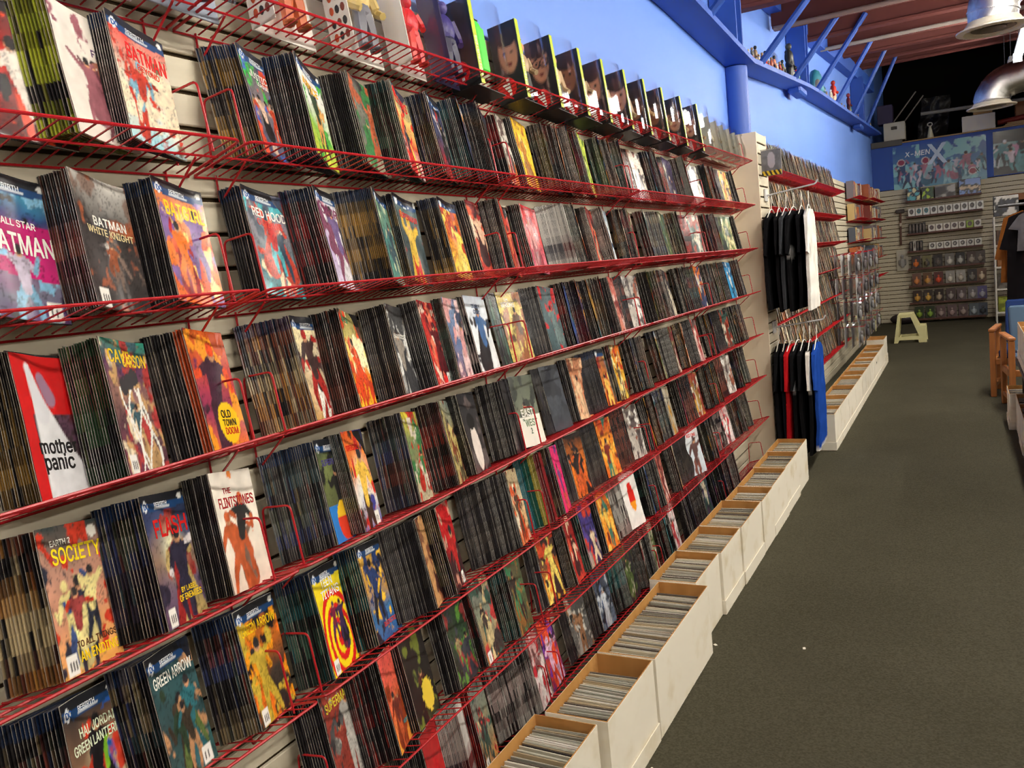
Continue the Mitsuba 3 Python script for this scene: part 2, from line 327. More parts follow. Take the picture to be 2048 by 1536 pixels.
for r in range(8):
    for j in range(5):
        x0 = BAY0 + 1.2196 * j
        if j == 0 and r > 5: continue
        wire_shelf(x0, x0 + 1.2196, ZL[r], YF, f'red wire shelf, {ROWN[r]} rack row, {BAYN[j]}', None)
def divider(x, zl, label, flip=1):
    k = thing('wire_divider', label, 'wire divider', 'wire dividers on the comic rack')
    y1, y0 = YW - 0.02, YF + 0.045; zb = zl - 0.03; top = zl + 0.125
    p = bend([[x, y1, zb], [x, y1 - 0.002, top - 0.01], [x, y0 + 0.02, top], [x, y0, zb + 0.012]], 0.014)
    MB().tube(p, 0.0026, sides=6).build(k, 'm_red', 40, vc=False)
for r in range(1, 8):
    for j in range(1, 5):
        xb = BAY0 + 1.2196 * j
        if r == 7 and j == 1: continue
        for s, d in ((-1, 'left'), (1, 'right')):
            if s == -1 and j > 2 and (r + j) % 2: continue
            divider(xb + s * (0.035 + 0.012 * ((r * 3 + j) % 3)), ZL[r], f'red wire divider, {ROWN[r]} shelf row, {d} of the {["", "first", "second", "third", "fourth"][j]} bay joint')
for r in range(0, 8):
    divider(6.155 - 0.02 * (r % 2), ZL[r], f'red wire divider on the {ROWN[r]} shelf row, right beside the cream post panel')
for r in range(7):
    for j in range(4):
        x0 = 6.66 + 1.2196 * j
        wire_shelf(x0, x0 + 1.2196, ZL[r], YF, f'red wire shelf beyond the hanging shirts, {ROWN[r]} row, {["bay next to the shirts", "second bay", "third bay", "last bay before the hook packages"][j]}', None, False)
for r in range(0, 5):
    wire_shelf(12.9, 14.1, ZL[r], YF - 0.03, f'dark red wire shelf near the back corner, {ROWN[r]} row, left half', None, False)
    wire_shelf(14.12, 16.3, ZL[r], YF - 0.10, f'dark red wire shelf near the back corner, {ROWN[r]} row, right half', None, False)
# ---------------------------------------------------------------- comics: shape
CW, CH = 0.166, 0.256
NAVY, WHITE, INK, SKIN = L(24, 44, 78), L(238, 236, 228), L(22, 20, 22), L(206, 150, 112)
class Pose:
    """Where a comic stands: bottom left corner at x, leaning back on the wall, its spine side raised by the copies under it."""
    def __init__(s, x, zl, base, lift, tail, tilt=15.5, roll=5.0, d=0.066, w=CW, h=CH, seed=0, yw=YW):
        s.__dict__.update(locals()); s.sx = math.sqrt(max(0.3, 1 - (lift / w) ** 2))
    def depth(s, u):
        q = 1 - np.clip(u / s.w, 0, 1)
        return s.base * q + (s.lift * q ** 1.35 if s.lift >= 0 else -s.lift * (1 - q)) + s.tail
    def at(s, u, v, n=0.0):
        u, v = np.asarray(u, float), np.asarray(v, float)
        t, r = math.radians(s.tilt), math.radians(s.roll)
        wv = 0.0011 * np.sin(u * 61 + s.seed * 1.7) * np.sin(v * 33 + s.seed) + 0.004 * (v / s.h) ** 3 * (1 + math.sin(s.seed * 2.3)) * (u / s.w)
        dpt = s.depth(u) + wv + n + 0.0006
        a = (u * math.cos(r) + v * math.sin(r)) * s.sx; b = v * math.cos(r) - (u - 0.35 * s.w) * math.sin(r) * s.sx
        X = s.x - 0.5 * s.h * math.sin(r) + a
        Y = s.yw - s.d + b * math.sin(t) - dpt * math.cos(t)
        Z = s.zl - 0.022 + b * math.cos(t) + dpt * math.sin(t) * 0.8
        return np.stack([X, np.minimum(Y, s.yw - 0.0005), Z], -1)
def fit_lift(x1, x2):
    """How far the spine side of the top copy stands out so that the cover spans the sight lines x1 / 1.41 and x2 / 1.41."""
    best = None
    for w in ((CW, CW * .93, CW * .86, CW * .78) if x1 < 1.7 else (CW, CW * 1.12, CW * 1.25)):
        for lf in np.arange(-0.05, 0.082, 0.001):
            yl, yr = 1.432 - max(lf, 0), 1.432 + min(lf, 0)
            e = abs(math.hypot(x2 / 1.41 * yr - x1 / 1.41 * yl, lf) - w)
            if e < 0.003 and (best is None or abs(lf - .03) < abs(best[0] - .03)): best = (lf, w)
        if best: return best
    return None
def grid_faces(nu, nv):
    i, j = np.meshgrid(np.arange(nv), np.arange(nu), indexing='ij'); a = (i * (nu + 1) + j).ravel()
    return np.stack([a, a + 1, a + nu + 2, a + nu + 1], 1)
GF = {}
def sheet(pose, nu, nv, n0, n1):
    """A closed leaf between heights n0 < n1 above the pose's surface."""
    un = np.linspace(0, pose.w, nu + 1) if nu > 6 else pose.w * (1 - np.array([1, .72, .48, .28, .13, .045, 0]))
    u, v = np.meshgrid(un, np.linspace(0, pose.h, nv + 1)); nu = len(un) - 1
    u, v = u.ravel(), v.ravel(); m = len(u)
    if n1 > .0028: n1 = .0004 + (n1 - .0004) * (1 - u / pose.w) ** 1.2
    P = np.vstack([pose.at(u, v, n1), pose.at(u, v, n0)])
    if (nu, nv) not in GF:
        g = grid_faces(nu, nv); idx = np.arange(m).reshape(nv + 1, nu + 1)
        loop = np.concatenate([idx[0, :-1], idx[:-1, -1], idx[-1, ::-1][:-1], idx[::-1, 0][:-1]]); nx = np.roll(loop, -1)
        side = np.stack([loop, loop + m, nx + m, nx], 1)
        GF[nu, nv] = np.vstack([g, g[:, ::-1] + m, side])
    return P, GF[nu, nv], u, v
# ---------------------------------------------------------------- comics: printed art (colour per vertex)
def seg(x, y, ax, ay, bx, by, ra, rb):
    dx, dy = bx - ax, by - ay; t = np.clip(((x - ax) * dx + (y - ay) * dy) / (dx * dx + dy * dy + 1e-9), 0, 1)
    return np.hypot(x - ax - t * dx, y - ay - t * dy) - (ra + (rb - ra) * t)
def sm(d, w=0.012): return np.clip(0.5 - d / w, 0, 1)[:, None]
def fb(x, y, k, seed, oct=3): return meshkit.fbm(np.stack([x * k + seed * 7.13, y * k - seed * 3.7, np.full_like(x, seed * 1.37)], -1), oct, seed)
def figure_art(C, x, y, cx, cy, s, cols, rg):
    lean = rg.uniform(-.25, .25); hip = (cx, cy); ch = (cx + lean * s * .5, cy + s * .42); hd = (ch[0] + lean * s * .2, ch[1] + s * .2)
    shade = (0.45 + 1.0 * fb(x, y, 9, int(rg.integers(1, 900)), 3))[:, None]
    a, b, c = cols[0], cols[1 % len(cols)], cols[2 % len(cols)]
    def put(d, col): C[:] = C * (1 - sm(d)) + np.clip(col * shade, 0, 1) * sm(d)
    if rg.random() < 0.5:                                                   # a cape or coat
        put(seg(x, y, ch[0], ch[1], cx + rg.uniform(-.3, .3) * s, cy - s * .4, .1 * s, .3 * s), c * .8)
    for sd in (-1, 1):
        kx, ky = hip[0] + sd * rg.uniform(.05, .22) * s, hip[1] - rg.uniform(.2, .32) * s
        put(seg(x, y, hip[0] + sd * .06 * s, hip[1], kx, ky, .1 * s, .075 * s), b); put(seg(x, y, kx, ky, kx + rg.uniform(-.1, .14) * s * sd, ky - rg.uniform(.22, .34) * s, .075 * s, .045 * s), b)
    put(seg(x, y, hip[0], hip[1], ch[0], ch[1], .1 * s, .17 * s), a)
    for sd in (-1, 1):
        ex, ey = ch[0] + sd * rg.uniform(.22, .36) * s, ch[1] + rg.uniform(-.25, .2) * s
        put(seg(x, y, ch[0] + sd * .15 * s, ch[1] + .03 * s, ex, ey, .07 * s, .055 * s), a); put(seg(x, y, ex, ey, ex + rg.uniform(-.2, .2) * s, ey + rg.uniform(-.22, .25) * s, .055 * s, .04 * s), c)
    put(np.hypot((x - hd[0]), (y - hd[1]) * .85) - .088 * s, SKIN); put(np.hypot(x - hd[0], (y - hd[1] - .035 * s)) - .088 * s, INK * 3 if rg.random() < .6 else c)
def paint(u, v, spec, seed):
    rg = np.random.default_rng(seed); x, y = u / CW, v / CW; top = CH / CW
    bg = [np.asarray(c) for c in spec['bg']]; ac = [np.asarray(c) for c in spec['ac']]
    t = np.clip(y / top + 0.5 * (fb(x, y, 2.2, seed % 97) - .5), 0, .999) * (len(bg) - 1)
    i = t.astype(int); f = (t - i)[:, None]; B = np.array(bg + bg[-1:]); C = B[i] * (1 - f) + B[np.minimum(i + 1, len(bg) - 1)] * f
    C = C * (0.72 + 0.56 * fb(x, y, 6, seed % 89 + 3))[:, None]
    sty = spec.get('style', '')
    if 'rings' in sty:
        d = np.hypot(x - .56, (y - .42) * .8); k = (np.floor(d / .085) % 2 < 1)[:, None]; on = (d < .62)[:, None]
        C = np.where(on & k, L(216, 34, 30), np.where(on, L(246, 214, 24), C))
    if 'rays' in sty:
        a = np.arctan2(y - .6, x - .5); C = C * (0.7 + 0.6 * (np.sin(a * 16 + fb(x, y, 3, 5) * 3) > 0.2))[:, None]
    n = spec.get('splash', len(ac))
    for k in range(n):
        c = ac[k % len(ac)]; m = fb(x, y * .8, rg.uniform(2.5, 5.5), int(rg.integers(1, 800)), 4); th = spec.get('th', .57) + .02 * k
        al = np.clip((m - th) / .035, 0, 1)[:, None]; C = C * (1 - al) + c * (.6 + .8 * fb(x, y, 12, 31 + k))[:, None] * al
    if 'band' in sty:
        m = (np.abs(y - .78 + .05 * x) < .3)[:, None]; C = np.where(m, L(176, 24, 100) * (.7 + .7 * fb(x, y, 3, 9))[:, None], C)
    if 'glow' in sty:
        g = np.exp(-((x - .55) ** 2 + (y - .85) ** 2) / .05)[:, None]; C = C * (1 - g) + L(255, 250, 205) * g
    for k in range(spec.get('figs', 2)):
        cols = [ac[int(rg.integers(len(ac)))] for _ in range(3)]
        s = spec.get('fs', .8) * rg.uniform(.75, 1.15); figure_art(C, x, y, rg.uniform(.3, .72), rg.uniform(.3, .62) + (.12 if k else 0), s, cols, rg)
    ink = np.clip((np.abs(fb(x, y, 11, seed % 61 + 40, 3) - .5) - .012) / .02, 0, 1)[:, None]; C = C * (.55 + .45 * ink) if spec.get('ink', 1) else C
    if 'roots' in sty:
        for k in range(5):
            cx = .38 + .1 * k + .12 * np.sin(y * 5 + k * 1.7); C[:] = np.where((np.abs(x - cx) < .02)[:, None] & (y < 1.0)[:, None], WHITE, C)
        for k in range(3):
            m = (np.hypot(x - .38 - .13 * k, y - 1.0 - .06 * k) < .1)[:, None]; C[:] = np.where(m, L(60, 58, 62), C)
    if 'lady' in sty:
        C[:] = np.where(((x < .22) | (y > .9))[:, None], L(206, 26, 28) * (.8 + .3 * fb(x, y, 4, 3))[:, None], C)
        m = sm(seg(x, y, .36, 1.06, .62, .1, .1, .42), .02); C[:] = C * (1 - m) + L(226, 226, 230) * (.72 + .45 * fb(x, y, 7, 12))[:, None] * m
        m = sm(seg(x, y, .28, 1.4, .4, .92, .05, .13), .02); C[:] = C * (1 - m) + L(214, 214, 220) * m; m = sm(seg(x, y, .5, 1.28, .6, 1.08, .08, .1), .02); C[:] = C * (1 - m) + L(150, 116, 140) * m
    if 'oval' in sty:
        d = np.hypot((x - .66) / .25, (y - .38) / .3); C[:] = np.where((d < 1)[:, None], L(226, 196, 66) * (1 - .35 * (np.abs(np.sin(x * 22)) < .15))[:, None], C); C[:] = np.where((np.abs(d - .93) < .04)[:, None], INK, C)
    if 'disc' in sty:
        d = np.hypot((x - .62) / .27, (y - .33) / .27); C[:] = np.where((d < 1)[:, None], L(246, 196, 24), C)
    if 'half' in sty:
        C[:] = np.where((y < .62 + .06 * x)[:, None], L(234, 230, 218), C)
    if 'woman' in sty:
        m = sm(np.hypot((x - .5) / .24, (y - .48) / .46) - 1, .06); C[:] = C * (1 - m) + L(226, 214, 206) * (.75 + .4 * fb(x, y, 6, 4))[:, None] * m; m = sm(np.hypot((x - .48) / .26, (y - .98) / .16) - 1, .1); C[:] = C * (1 - m) + INK * m
    if 'face' in sty:
        d = np.hypot((x - .52) / .2, (y - .85) / .42); C[:] = np.where((d < 1)[:, None], mixc(L(214, 34, 24), L(240, 150, 30), (y < .7)), C)
    if 'shirt' in sty:                                                      # a red and yellow round torso over blue
        C[:] = np.where((y < .55)[:, None], mixc(L(40, 120, 200), L(226, 226, 220), x > .82), C); d = np.hypot((x - .5) / .26, (y - .3) / .3); C[:] = np.where((d < 1)[:, None], mixc(L(226, 60, 34), L(244, 196, 40), (y > .36)), C)
    if spec.get('banner'):
        e = top - .17 - .035 * np.sin(np.clip(x, 0, 1) * np.pi); C[:] = np.where((y > e)[:, None], np.where((y > e + .085)[:, None], L(26, 28, 34), L(26, 62, 108)), C)
        C[:] = np.where((np.hypot(x - .93, y - top + .07) < .045)[:, None], L(226, 226, 222), C); C[:] = np.where((np.hypot(x - .1, y - top + .13) < .065)[:, None], L(222, 228, 236), C)
        m = (np.abs(x - .5) < .2) & (np.abs(y - e - .04) < .014); C[:] = np.where(m[:, None], L(200, 206, 214), C)
    if spec.get('cream_corner'): C[:] = np.where((np.hypot(x - .88, y - top + .12) < .07)[:, None], L(230, 226, 216), C)
    b = spec.get('bar')
    if b:
        bx = .08 if b == 'L' else .72; m = (np.abs(x - bx - .09) < .1) & (np.abs(y - .12) < .1); st = (np.abs(x - bx - .09) < .07) & (np.abs(y - .1) < .05)
        C[:] = np.where(m[:, None], L(236, 234, 228), C); C[:] = np.where((st & (np.sin(x * 150) > 0))[:, None], INK, C)
    return np.clip(C, 0.004, 0.9)
def mixc(a, b, m): return np.where(np.asarray(m)[:, None], b, a)
def strip_colours(rg, tone, banner, share):
    """Colours along the visible left margin of one copy, bottom to top."""
    n = 9; out = []
    for i in range(n):
        if rg.random() < share[1]: out.append(share[0][i])
        else:
            p = rg.random(); c = tone[int(rg.integers(len(tone)))]
            out.append(INK * rg.uniform(.5, 2.2) if p < .62 else c * rg.uniform(.35, 1.0))
    if banner: out[-1] = NAVY * rg.uniform(.5, 1.3)
    return np.array(out)
TONES = {'mix': [L(70, 92, 96), L(120, 60, 52), L(150, 130, 96), L(58, 66, 110), L(90, 96, 74), L(60, 52, 70)], 'gold': [L(186, 140, 60), L(120, 90, 40), L(60, 50, 40)], 'brown': [L(150, 84, 66), L(120, 70, 60), L(90, 60, 50)],
         'teal': [L(50, 110, 112), L(80, 120, 100), L(60, 80, 70)], 'white': [L(216, 212, 204), L(196, 190, 182), L(170, 150, 146)], 'red': [L(150, 30, 32), L(180, 50, 40), L(60, 20, 24)], 'dark': [L(44, 42, 46), L(60, 56, 62), L(70, 64, 60)],
         'green': [L(60, 96, 62), L(96, 110, 60), L(40, 60, 50)], 'cream': [L(220, 196, 150), L(200, 140, 70), L(120, 60, 40)], 'lime': [L(176, 184, 50), L(150, 160, 50), L(120, 116, 40)], 'stripe': [L(40, 110, 120), L(30, 100, 84), L(206, 190, 90), L(150, 40, 44)],
         'book': [L(150, 134, 110), L(120, 60, 48), L(96, 110, 96), L(176, 166, 150), L(70, 80, 96), L(60, 52, 48), L(170, 96, 50)]}
def copy_mesh(mb, pose, strip, spine, thick, white=0.5, nu=6):
    P, F, u, v = sheet(pose, nu, 8, 0.0, thick)
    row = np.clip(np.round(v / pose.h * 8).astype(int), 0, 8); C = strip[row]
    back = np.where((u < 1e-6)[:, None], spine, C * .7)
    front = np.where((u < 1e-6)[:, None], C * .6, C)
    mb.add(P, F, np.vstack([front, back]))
def surf(pose, v3, ox, oy, lift):
    """Lettering laid on a comic's cover: mesh coordinates (x, y, z) from the corner (ox, oy)."""
    return pose.at(ox + v3[:, 0], oy + v3[:, 1], lift + v3[:, 2])
# ---------------------------------------------------------------- comics: which ones stand where
def S(bg, ac, **k): return dict(bg=[L(*c) for c in bg], ac=[L(*c) for c in ac], **k)
Kk, Wt = (24, 22, 26), (236, 232, 222)
# title lines: (text, colour, letter height in m, x from left in m, y from bottom in m)
SPEC = {
 'r1a': (S([(60, 30, 30), (196, 40, 34), (90, 40, 40)], [(220, 70, 40), (240, 230, 220), Kk]), 'mix', 'comic with a red cover cut off by the left edge of the photo', []),
 'final': (S([(230, 220, 210), (238, 230, 220)], [(120, 66, 76), (150, 90, 100), (176, 110, 90)], figs=4, fs=.55, splash=2, th=.6, ink=0), 'lime', 'cream white comic cover with plum red figures, next to yellow-green spines', [('THE', (92, 66, 100), .010, .11, .190), ('FINAL', (92, 66, 100), .014, .095, .174)]),
 'beyond': (S([(150, 200, 210), (232, 226, 206), (206, 196, 176), (214, 60, 50)], [(190, 60, 46), (120, 96, 70), (236, 220, 190), (120, 170, 190)], banner=1, figs=2, fs=.75, splash=3), 'dark', 'pale comic cover with red lettering under a dark banner, left of the bare wall', [('BATMAN', (206, 34, 34), .030, .040, .178), ('BEYOND', (206, 60, 40), .012, .066, .160)]),
 'just1': (S([(70, 70, 96), (120, 110, 116), (60, 66, 76)], [(60, 170, 70), (200, 70, 44), (60, 90, 170), (200, 170, 150), Kk], banner=1, figs=4, fs=.5, splash=4), 'gold', 'grey comic cover crowded with small green, red and blue figures behind the first red divider', [('JUSTICE', WHITE, .017, .030, .190), ('LEAGUE', WHITE, .010, .06, .176)]),
 'just2': (S([(206, 210, 70), (120, 170, 60), (226, 226, 218), (236, 234, 228)], [(70, 160, 60), (40, 60, 40), (206, 150, 80)], banner=1, figs=2, fs=.9, splash=2, th=.62), 'dark', 'white and lime comic cover with orange-yellow title lettering', [('JUSTICE', (240, 170, 20), .019, .020, .188)]),
 'r1g': (S([(150, 140, 120), (90, 96, 90), (120, 120, 108), (40, 40, 40)], [(176, 90, 60), (60, 120, 70), (170, 160, 140)], figs=2), 'dark', 'dull grey-green comic cover with a brown leaf shape', []),
 'r1r': (S([(230, 226, 220), (200, 70, 40), (230, 200, 120), (40, 80, 100)], [(206, 40, 36), (40, 40, 60), (240, 200, 90)], figs=2, th=.6), 'teal', 'comic cover with red lettering on blue above a red and white figure', [('TITANS', (206, 30, 30), .026, .015, .205)]),
 'r1b': (S([(120, 30, 40), (60, 60, 90), (40, 60, 100)], [(200, 190, 190), (170, 40, 40), Kk], banner=1, figs=1), 'mix', 'dark blue comic cover with a pale head and red body', []),
 'r1w': (S([(150, 110, 90), (206, 200, 190), (190, 180, 170)], [(90, 70, 66), (200, 110, 60), (230, 224, 214)], figs=2), 'red', 'grey and pale brown comic cover just right of a red divider on the second shelf', []),
 'yel': (S([(226, 176, 36), (240, 200, 60), (230, 180, 40)], [(190, 120, 40), (246, 220, 120), (150, 100, 50)], figs=2, th=.62, ink=1), 'dark', 'bright yellow comic cover on the second shelf', []),
 'lime': (S([(170, 190, 60), (190, 206, 80)], [(90, 120, 50), (220, 226, 150)], figs=1), 'red', 'lime green comic cover sliver after red spines on the second shelf', []),
 'wht': (S([(226, 220, 208), (210, 200, 186)], [(160, 120, 100), (90, 80, 80)], figs=1), 'brown', 'off-white comic cover on the second shelf, centre of the rack', []),
 'tanyel': (S([(190, 150, 60), (206, 170, 80)], [(80, 60, 40), (190, 90, 40)], figs=1), 'dark', 'tan-yellow comic cover near the post on the second shelf', []),
 'allstar': (S([(90, 60, 110), (110, 110, 130), (130, 50, 110), (40, 60, 110), (60, 140, 170)], [(120, 170, 200), Kk, (190, 180, 200)], banner=1, style='band', figs=1, splash=2, th=.6, bar='R'), 'dark', 'blue and magenta comic cover with white letters at the left edge of the photo', [('ALL STAR', WHITE, .012, .05, .165), ('BATMAN', WHITE, .034, .012, .118)]),
 'wk': (S([(44, 40, 40), (56, 50, 50), (40, 36, 36), (190, 186, 180)], [(120, 100, 90), (150, 80, 50), (90, 84, 84), (200, 196, 190)], figs=4, fs=.45, splash=3, th=.58, bar='L'), 'brown', 'black comic cover with cream title lettering beside a thick brown stack', [('BATMAN', WHITE, .017, .045, .160), ('WHITE KNIGHT', (214, 196, 150), .0135, .022, .142)]),
 'batg': (S([(230, 110, 40), (226, 90, 40), (210, 50, 40), (236, 150, 90), (150, 40, 40)], [(236, 120, 40), (120, 90, 150), (250, 210, 120), (170, 30, 40)], banner=1, figs=2, fs=.9, splash=3), 'dark', 'flame orange and red comic cover with yellow title lettering', [('BATGIRL', (244, 206, 40), .030, .022, .182)]),
 'hood': (S([(40, 130, 140), (60, 110, 120), (130, 120, 130), (90, 70, 90)], [(70, 170, 180), (206, 70, 50), (236, 214, 180), (40, 60, 80), (190, 40, 40)], banner=1, figs=3, fs=.6, splash=4), 'dark', 'teal comic cover with white and red title lettering behind a red divider', [('RED HOOD', WHITE, .021, .022, .188), ('OUTLAWS', (214, 60, 50), .015, .035, .168)]),
 'purp': (S([(206, 196, 216), (170, 150, 190), (230, 226, 232)], [(120, 60, 90), (190, 50, 60), (236, 232, 240), (110, 90, 140)], banner=1, figs=2, splash=3), 'red', 'white and purple comic cover with a red streak', [('CYBORG', (110, 40, 80), .022, .02, .19)]),
 'teal': (S([(90, 140, 130), (70, 120, 120), (110, 140, 110)], [(190, 200, 170), (60, 80, 90), (176, 160, 110)], banner=1, figs=1, splash=3), 'gold', 'blue-green comic cover next to the dark super-figure cover', []),
 'sup': (S([(30, 40, 46), (50, 66, 70), (90, 110, 110)], [(190, 40, 36), (40, 60, 140), (220, 180, 60), (220, 220, 220)], banner=1, figs=1, fs=1.1, splash=1, th=.66), 'gold', 'dark teal comic cover with a red and blue flying figure', [('SUPERMAN', (196, 30, 30), .018, .02, .19)]),
 'oran': (S([(240, 180, 50), (236, 130, 30), (220, 90, 30)], [(250, 210, 90), (180, 60, 30), (90, 60, 90)], banner=1, style='rays', figs=1, splash=2), 'gold', 'orange comic cover with a glowing swirl, third shelf', []),
 'redc': (S([(190, 60, 50), (170, 40, 40), (120, 30, 34)], [(214, 90, 60), (60, 30, 34), (230, 190, 160)], figs=2), 'dark', 'red comic cover', []),
 'ored': (S([(200, 60, 40), (190, 56, 40)], [(150, 40, 36), (220, 110, 70)], figs=1, splash=1), 'dark', 'plain orange-red comic cover beside black spines', []),
 'pink': (S([(206, 110, 140), (200, 50, 50), (190, 40, 50)], [(150, 30, 50), (230, 150, 150)], figs=2), 'red', 'pink and red comic cover beside a fan of white spines', []),
 'silv': (S([(180, 190, 200), (220, 226, 230), (120, 140, 160)], [(60, 80, 110), (240, 240, 240)], figs=1), 'white', 'silver blue comic cover on the third shelf', []),
 'greeny': (S([(110, 120, 60), (130, 140, 90), (60, 90, 50)], [(40, 60, 40), (200, 190, 140)], figs=1), 'green', 'green comic cover with dark blocks near the post, third shelf', []),
 'mother': (S([(40, 30, 34), (60, 44, 50), (206, 26, 28)], [(90, 60, 80), (40, 36, 44), (120, 100, 110)], style='lady', figs=1, fs=.5, splash=1), 'gold', 'red and black comic cover with a tall woman in white and black lower-case lettering', [('mother', INK, .024, .030, .078), ('panic', INK, .026, .034, .050)]),
 'cave': (S([(120, 60, 80), (90, 60, 70), (150, 110, 100), (90, 50, 90), (40, 130, 110)], [(200, 160, 110), (170, 60, 60), (60, 90, 100), (236, 220, 190)], style='roots', figs=2, fs=.5, splash=4, bar='L'), 'green', 'purple and green comic cover with white curling roots and yellow lettering', [('CAVE', (236, 196, 50), .024, .022, .212), ('CARSON', (236, 196, 50), .024, .075, .206)]),
 'flame': (S([(226, 110, 40), (150, 50, 90), (190, 70, 50), (206, 90, 30)], [(240, 150, 40), (90, 40, 80), (60, 30, 50), (230, 80, 40)], style='disc', figs=1, fs=1.1, splash=4), 'dark', 'orange and purple comic cover with a round yellow badge', [('OLD', INK, .016, .075, .066), ('TOWN', INK, .014, .074, .048), ('DOOM', (190, 30, 30), .014, .076, .030)]),
 'flash0': (S([(200, 150, 80), (206, 190, 160), (236, 220, 170)], [(170, 40, 36), (60, 40, 40), (230, 190, 60), (236, 230, 220)], banner=1, figs=2, fs=.8, splash=2), 'cream', 'cream comic cover with red figures running, fourth shelf beside the first divider', []),
 'fire': (S([(246, 190, 50), (240, 130, 30), (250, 230, 130), (60, 60, 50)], [(226, 70, 30), (250, 240, 190), (200, 60, 30)], style='glow', figs=2, fs=.7, splash=3), 'brown', 'fiery orange and yellow comic cover with a dark top', [('SUPER', (60, 130, 100), .014, .02, .225)]),
 'greyw': (S([(190, 190, 188), (120, 120, 120), (90, 90, 92), (40, 40, 42)], [(220, 220, 216), (60, 60, 64), (150, 140, 130)], figs=1), 'dark', 'grey and black comic cover with a white round emblem', [('INJUSTICE', WHITE, .012, .02, .16)]),
 'redf': (S([(190, 36, 36), (206, 60, 50), (150, 30, 34)], [(230, 120, 90), (90, 20, 30), (220, 40, 40), (240, 210, 190)], figs=2, fs=.9, bar='R'), 'dark', 'red comic cover with a red-caped figure, fourth shelf', []),
 'paint': (S([(150, 110, 120), (90, 110, 150), (120, 140, 170)], [(206, 150, 150), (50, 60, 90), (220, 190, 190)], figs=1, splash=4), 'teal', 'blue and pink painted comic cover beside green-banded spines', []),
 'whtfig': (S([(230, 232, 234), (220, 226, 230), (190, 200, 214)], [(30, 30, 34), (60, 100, 150), (120, 80, 60)], figs=1, fs=1.2, splash=1, th=.68, ink=0), 'white', 'white comic cover with a black dancing figure', [('DEADLY', (70, 90, 120), .013, .05, .215), ('CLASS', (70, 90, 120), .013, .055, .195)]),
 'yelfig': (S([(200, 176, 90), (220, 200, 110), (206, 180, 90)], [(90, 60, 40), (150, 90, 50), (240, 226, 150)], figs=2, fs=.9, splash=2), 'teal', 'pale yellow comic cover with brown figures seen through a red divider', [('THE', WHITE, .010, .05, .222), ('WRONG', WHITE, .018, .02, .200)]),
 'gteal': (S([(60, 80, 84), (80, 100, 104), (70, 84, 90)], [(190, 40, 44), (110, 130, 130)], figs=1, splash=1), 'dark', 'grey-teal comic cover with a red swan-like shape', []),
 'salm': (S([(206, 130, 110), (190, 100, 90)], [(230, 190, 180), (120, 50, 50)], figs=1), 'dark', 'salmon pink comic cover sliver', []),
 'grw': (S([(200, 194, 186), (150, 140, 130)], [(90, 80, 80), (230, 226, 220), (150, 90, 70)], figs=1), 'brown', 'off-white and grey comic cover', []),
 'cyan': (S([(60, 150, 200), (50, 120, 170)], [(30, 60, 90), (220, 226, 230)], figs=1), 'dark', 'bright blue comic cover near the post, fourth shelf', []),
 'society': (S([(236, 170, 90), (214, 150, 120), (190, 140, 120), (60, 70, 70)], [(206, 60, 40), (40, 44, 60), (236, 220, 150), (150, 60, 60), (60, 80, 130)], figs=4, fs=.7, splash=2, th=.62, bar='L', cream_corner=1), 'cream', 'peach comic cover with several flying figures and yellow title lettering', [('EARTH 2', WHITE, .010, .030, .222), ('SOCIETY', (244, 216, 30), .027, .028, .190), ('TO ALL THINGS', (90, 50, 30), .011, .050, .042), ('AN ENDING', (244, 206, 30), .017, .052, .018)]),
 'flash': (S([(70, 50, 90), (110, 90, 110), (150, 120, 100), (60, 70, 110), (40, 50, 80)], [(150, 40, 40), (44, 40, 60), (230, 220, 220), (196, 170, 110)], banner=1, style='glow', figs=2, fs=1.0, splash=2, bar='L'), 'mix', 'purple lightning comic cover with two big figures and red title lettering, fifth shelf', [('FLASH', (206, 30, 30), .034, .030, .172), ('BY LABEL', (240, 200, 40), .010, .085, .056), ('OF ENEMIES', (240, 200, 40), .012, .070, .040)]),
 'flint': (S([(226, 206, 190), (236, 226, 210), (232, 224, 212)], [(222, 130, 60), (190, 90, 50), (40, 40, 40), (130, 100, 84)], figs=3, fs=.8, splash=1, th=.66, ink=0), 'dark', 'cream comic cover with dark red title lettering and an orange-clad figure', [('THE', (150, 30, 34), .012, .045, .208), ('FLINTSTONES', (150, 30, 34), .0215, .018, .178)]),
 'supw': (S([(60, 130, 190), (90, 96, 60), (110, 120, 70), (60, 70, 60)], [(30, 30, 30), (150, 50, 40), (120, 130, 90)], banner=1, style='shirt', figs=1, fs=.9, splash=1, th=.63), 'mix', 'olive comic cover with a hooded dark figure above a red and yellow torso', [('SUPERWOMAN', (70, 60, 130), .015, .018, .190)]),
 'supg': (S([(110, 110, 170), (230, 226, 220), (230, 130, 50), (220, 90, 40)], [(206, 50, 40), (60, 60, 140), (60, 40, 34), (250, 200, 80)], figs=1, fs=1.3, splash=3, bar='R', style='glow'), 'mix', 'orange and violet comic cover with a dark-haired woman throwing a punch', [('SUPERGIRL', (206, 30, 30), .014, .012, .205)]),
 'ygr': (S([(190, 180, 150), (150, 120, 80), (110, 130, 90), (226, 206, 60)], [(190, 50, 40), (60, 120, 70), (220, 210, 190)], figs=3, fs=.5), 'mix', 'yellow-topped comic cover with small red and green figures', []),
 'gyel': (S([(190, 170, 120), (170, 150, 90), (130, 140, 130)], [(90, 80, 60), (210, 190, 120), (120, 60, 40)], figs=2), 'red', 'grey and mustard comic cover, fifth shelf', []),
 'oval': (S([(40, 36, 38), (50, 46, 48), (40, 40, 44)], [(90, 80, 80), (60, 56, 60)], style='woman', figs=0, splash=1, ink=0), 'dark', 'black comic cover with a pale woman shaped like an egg', []),
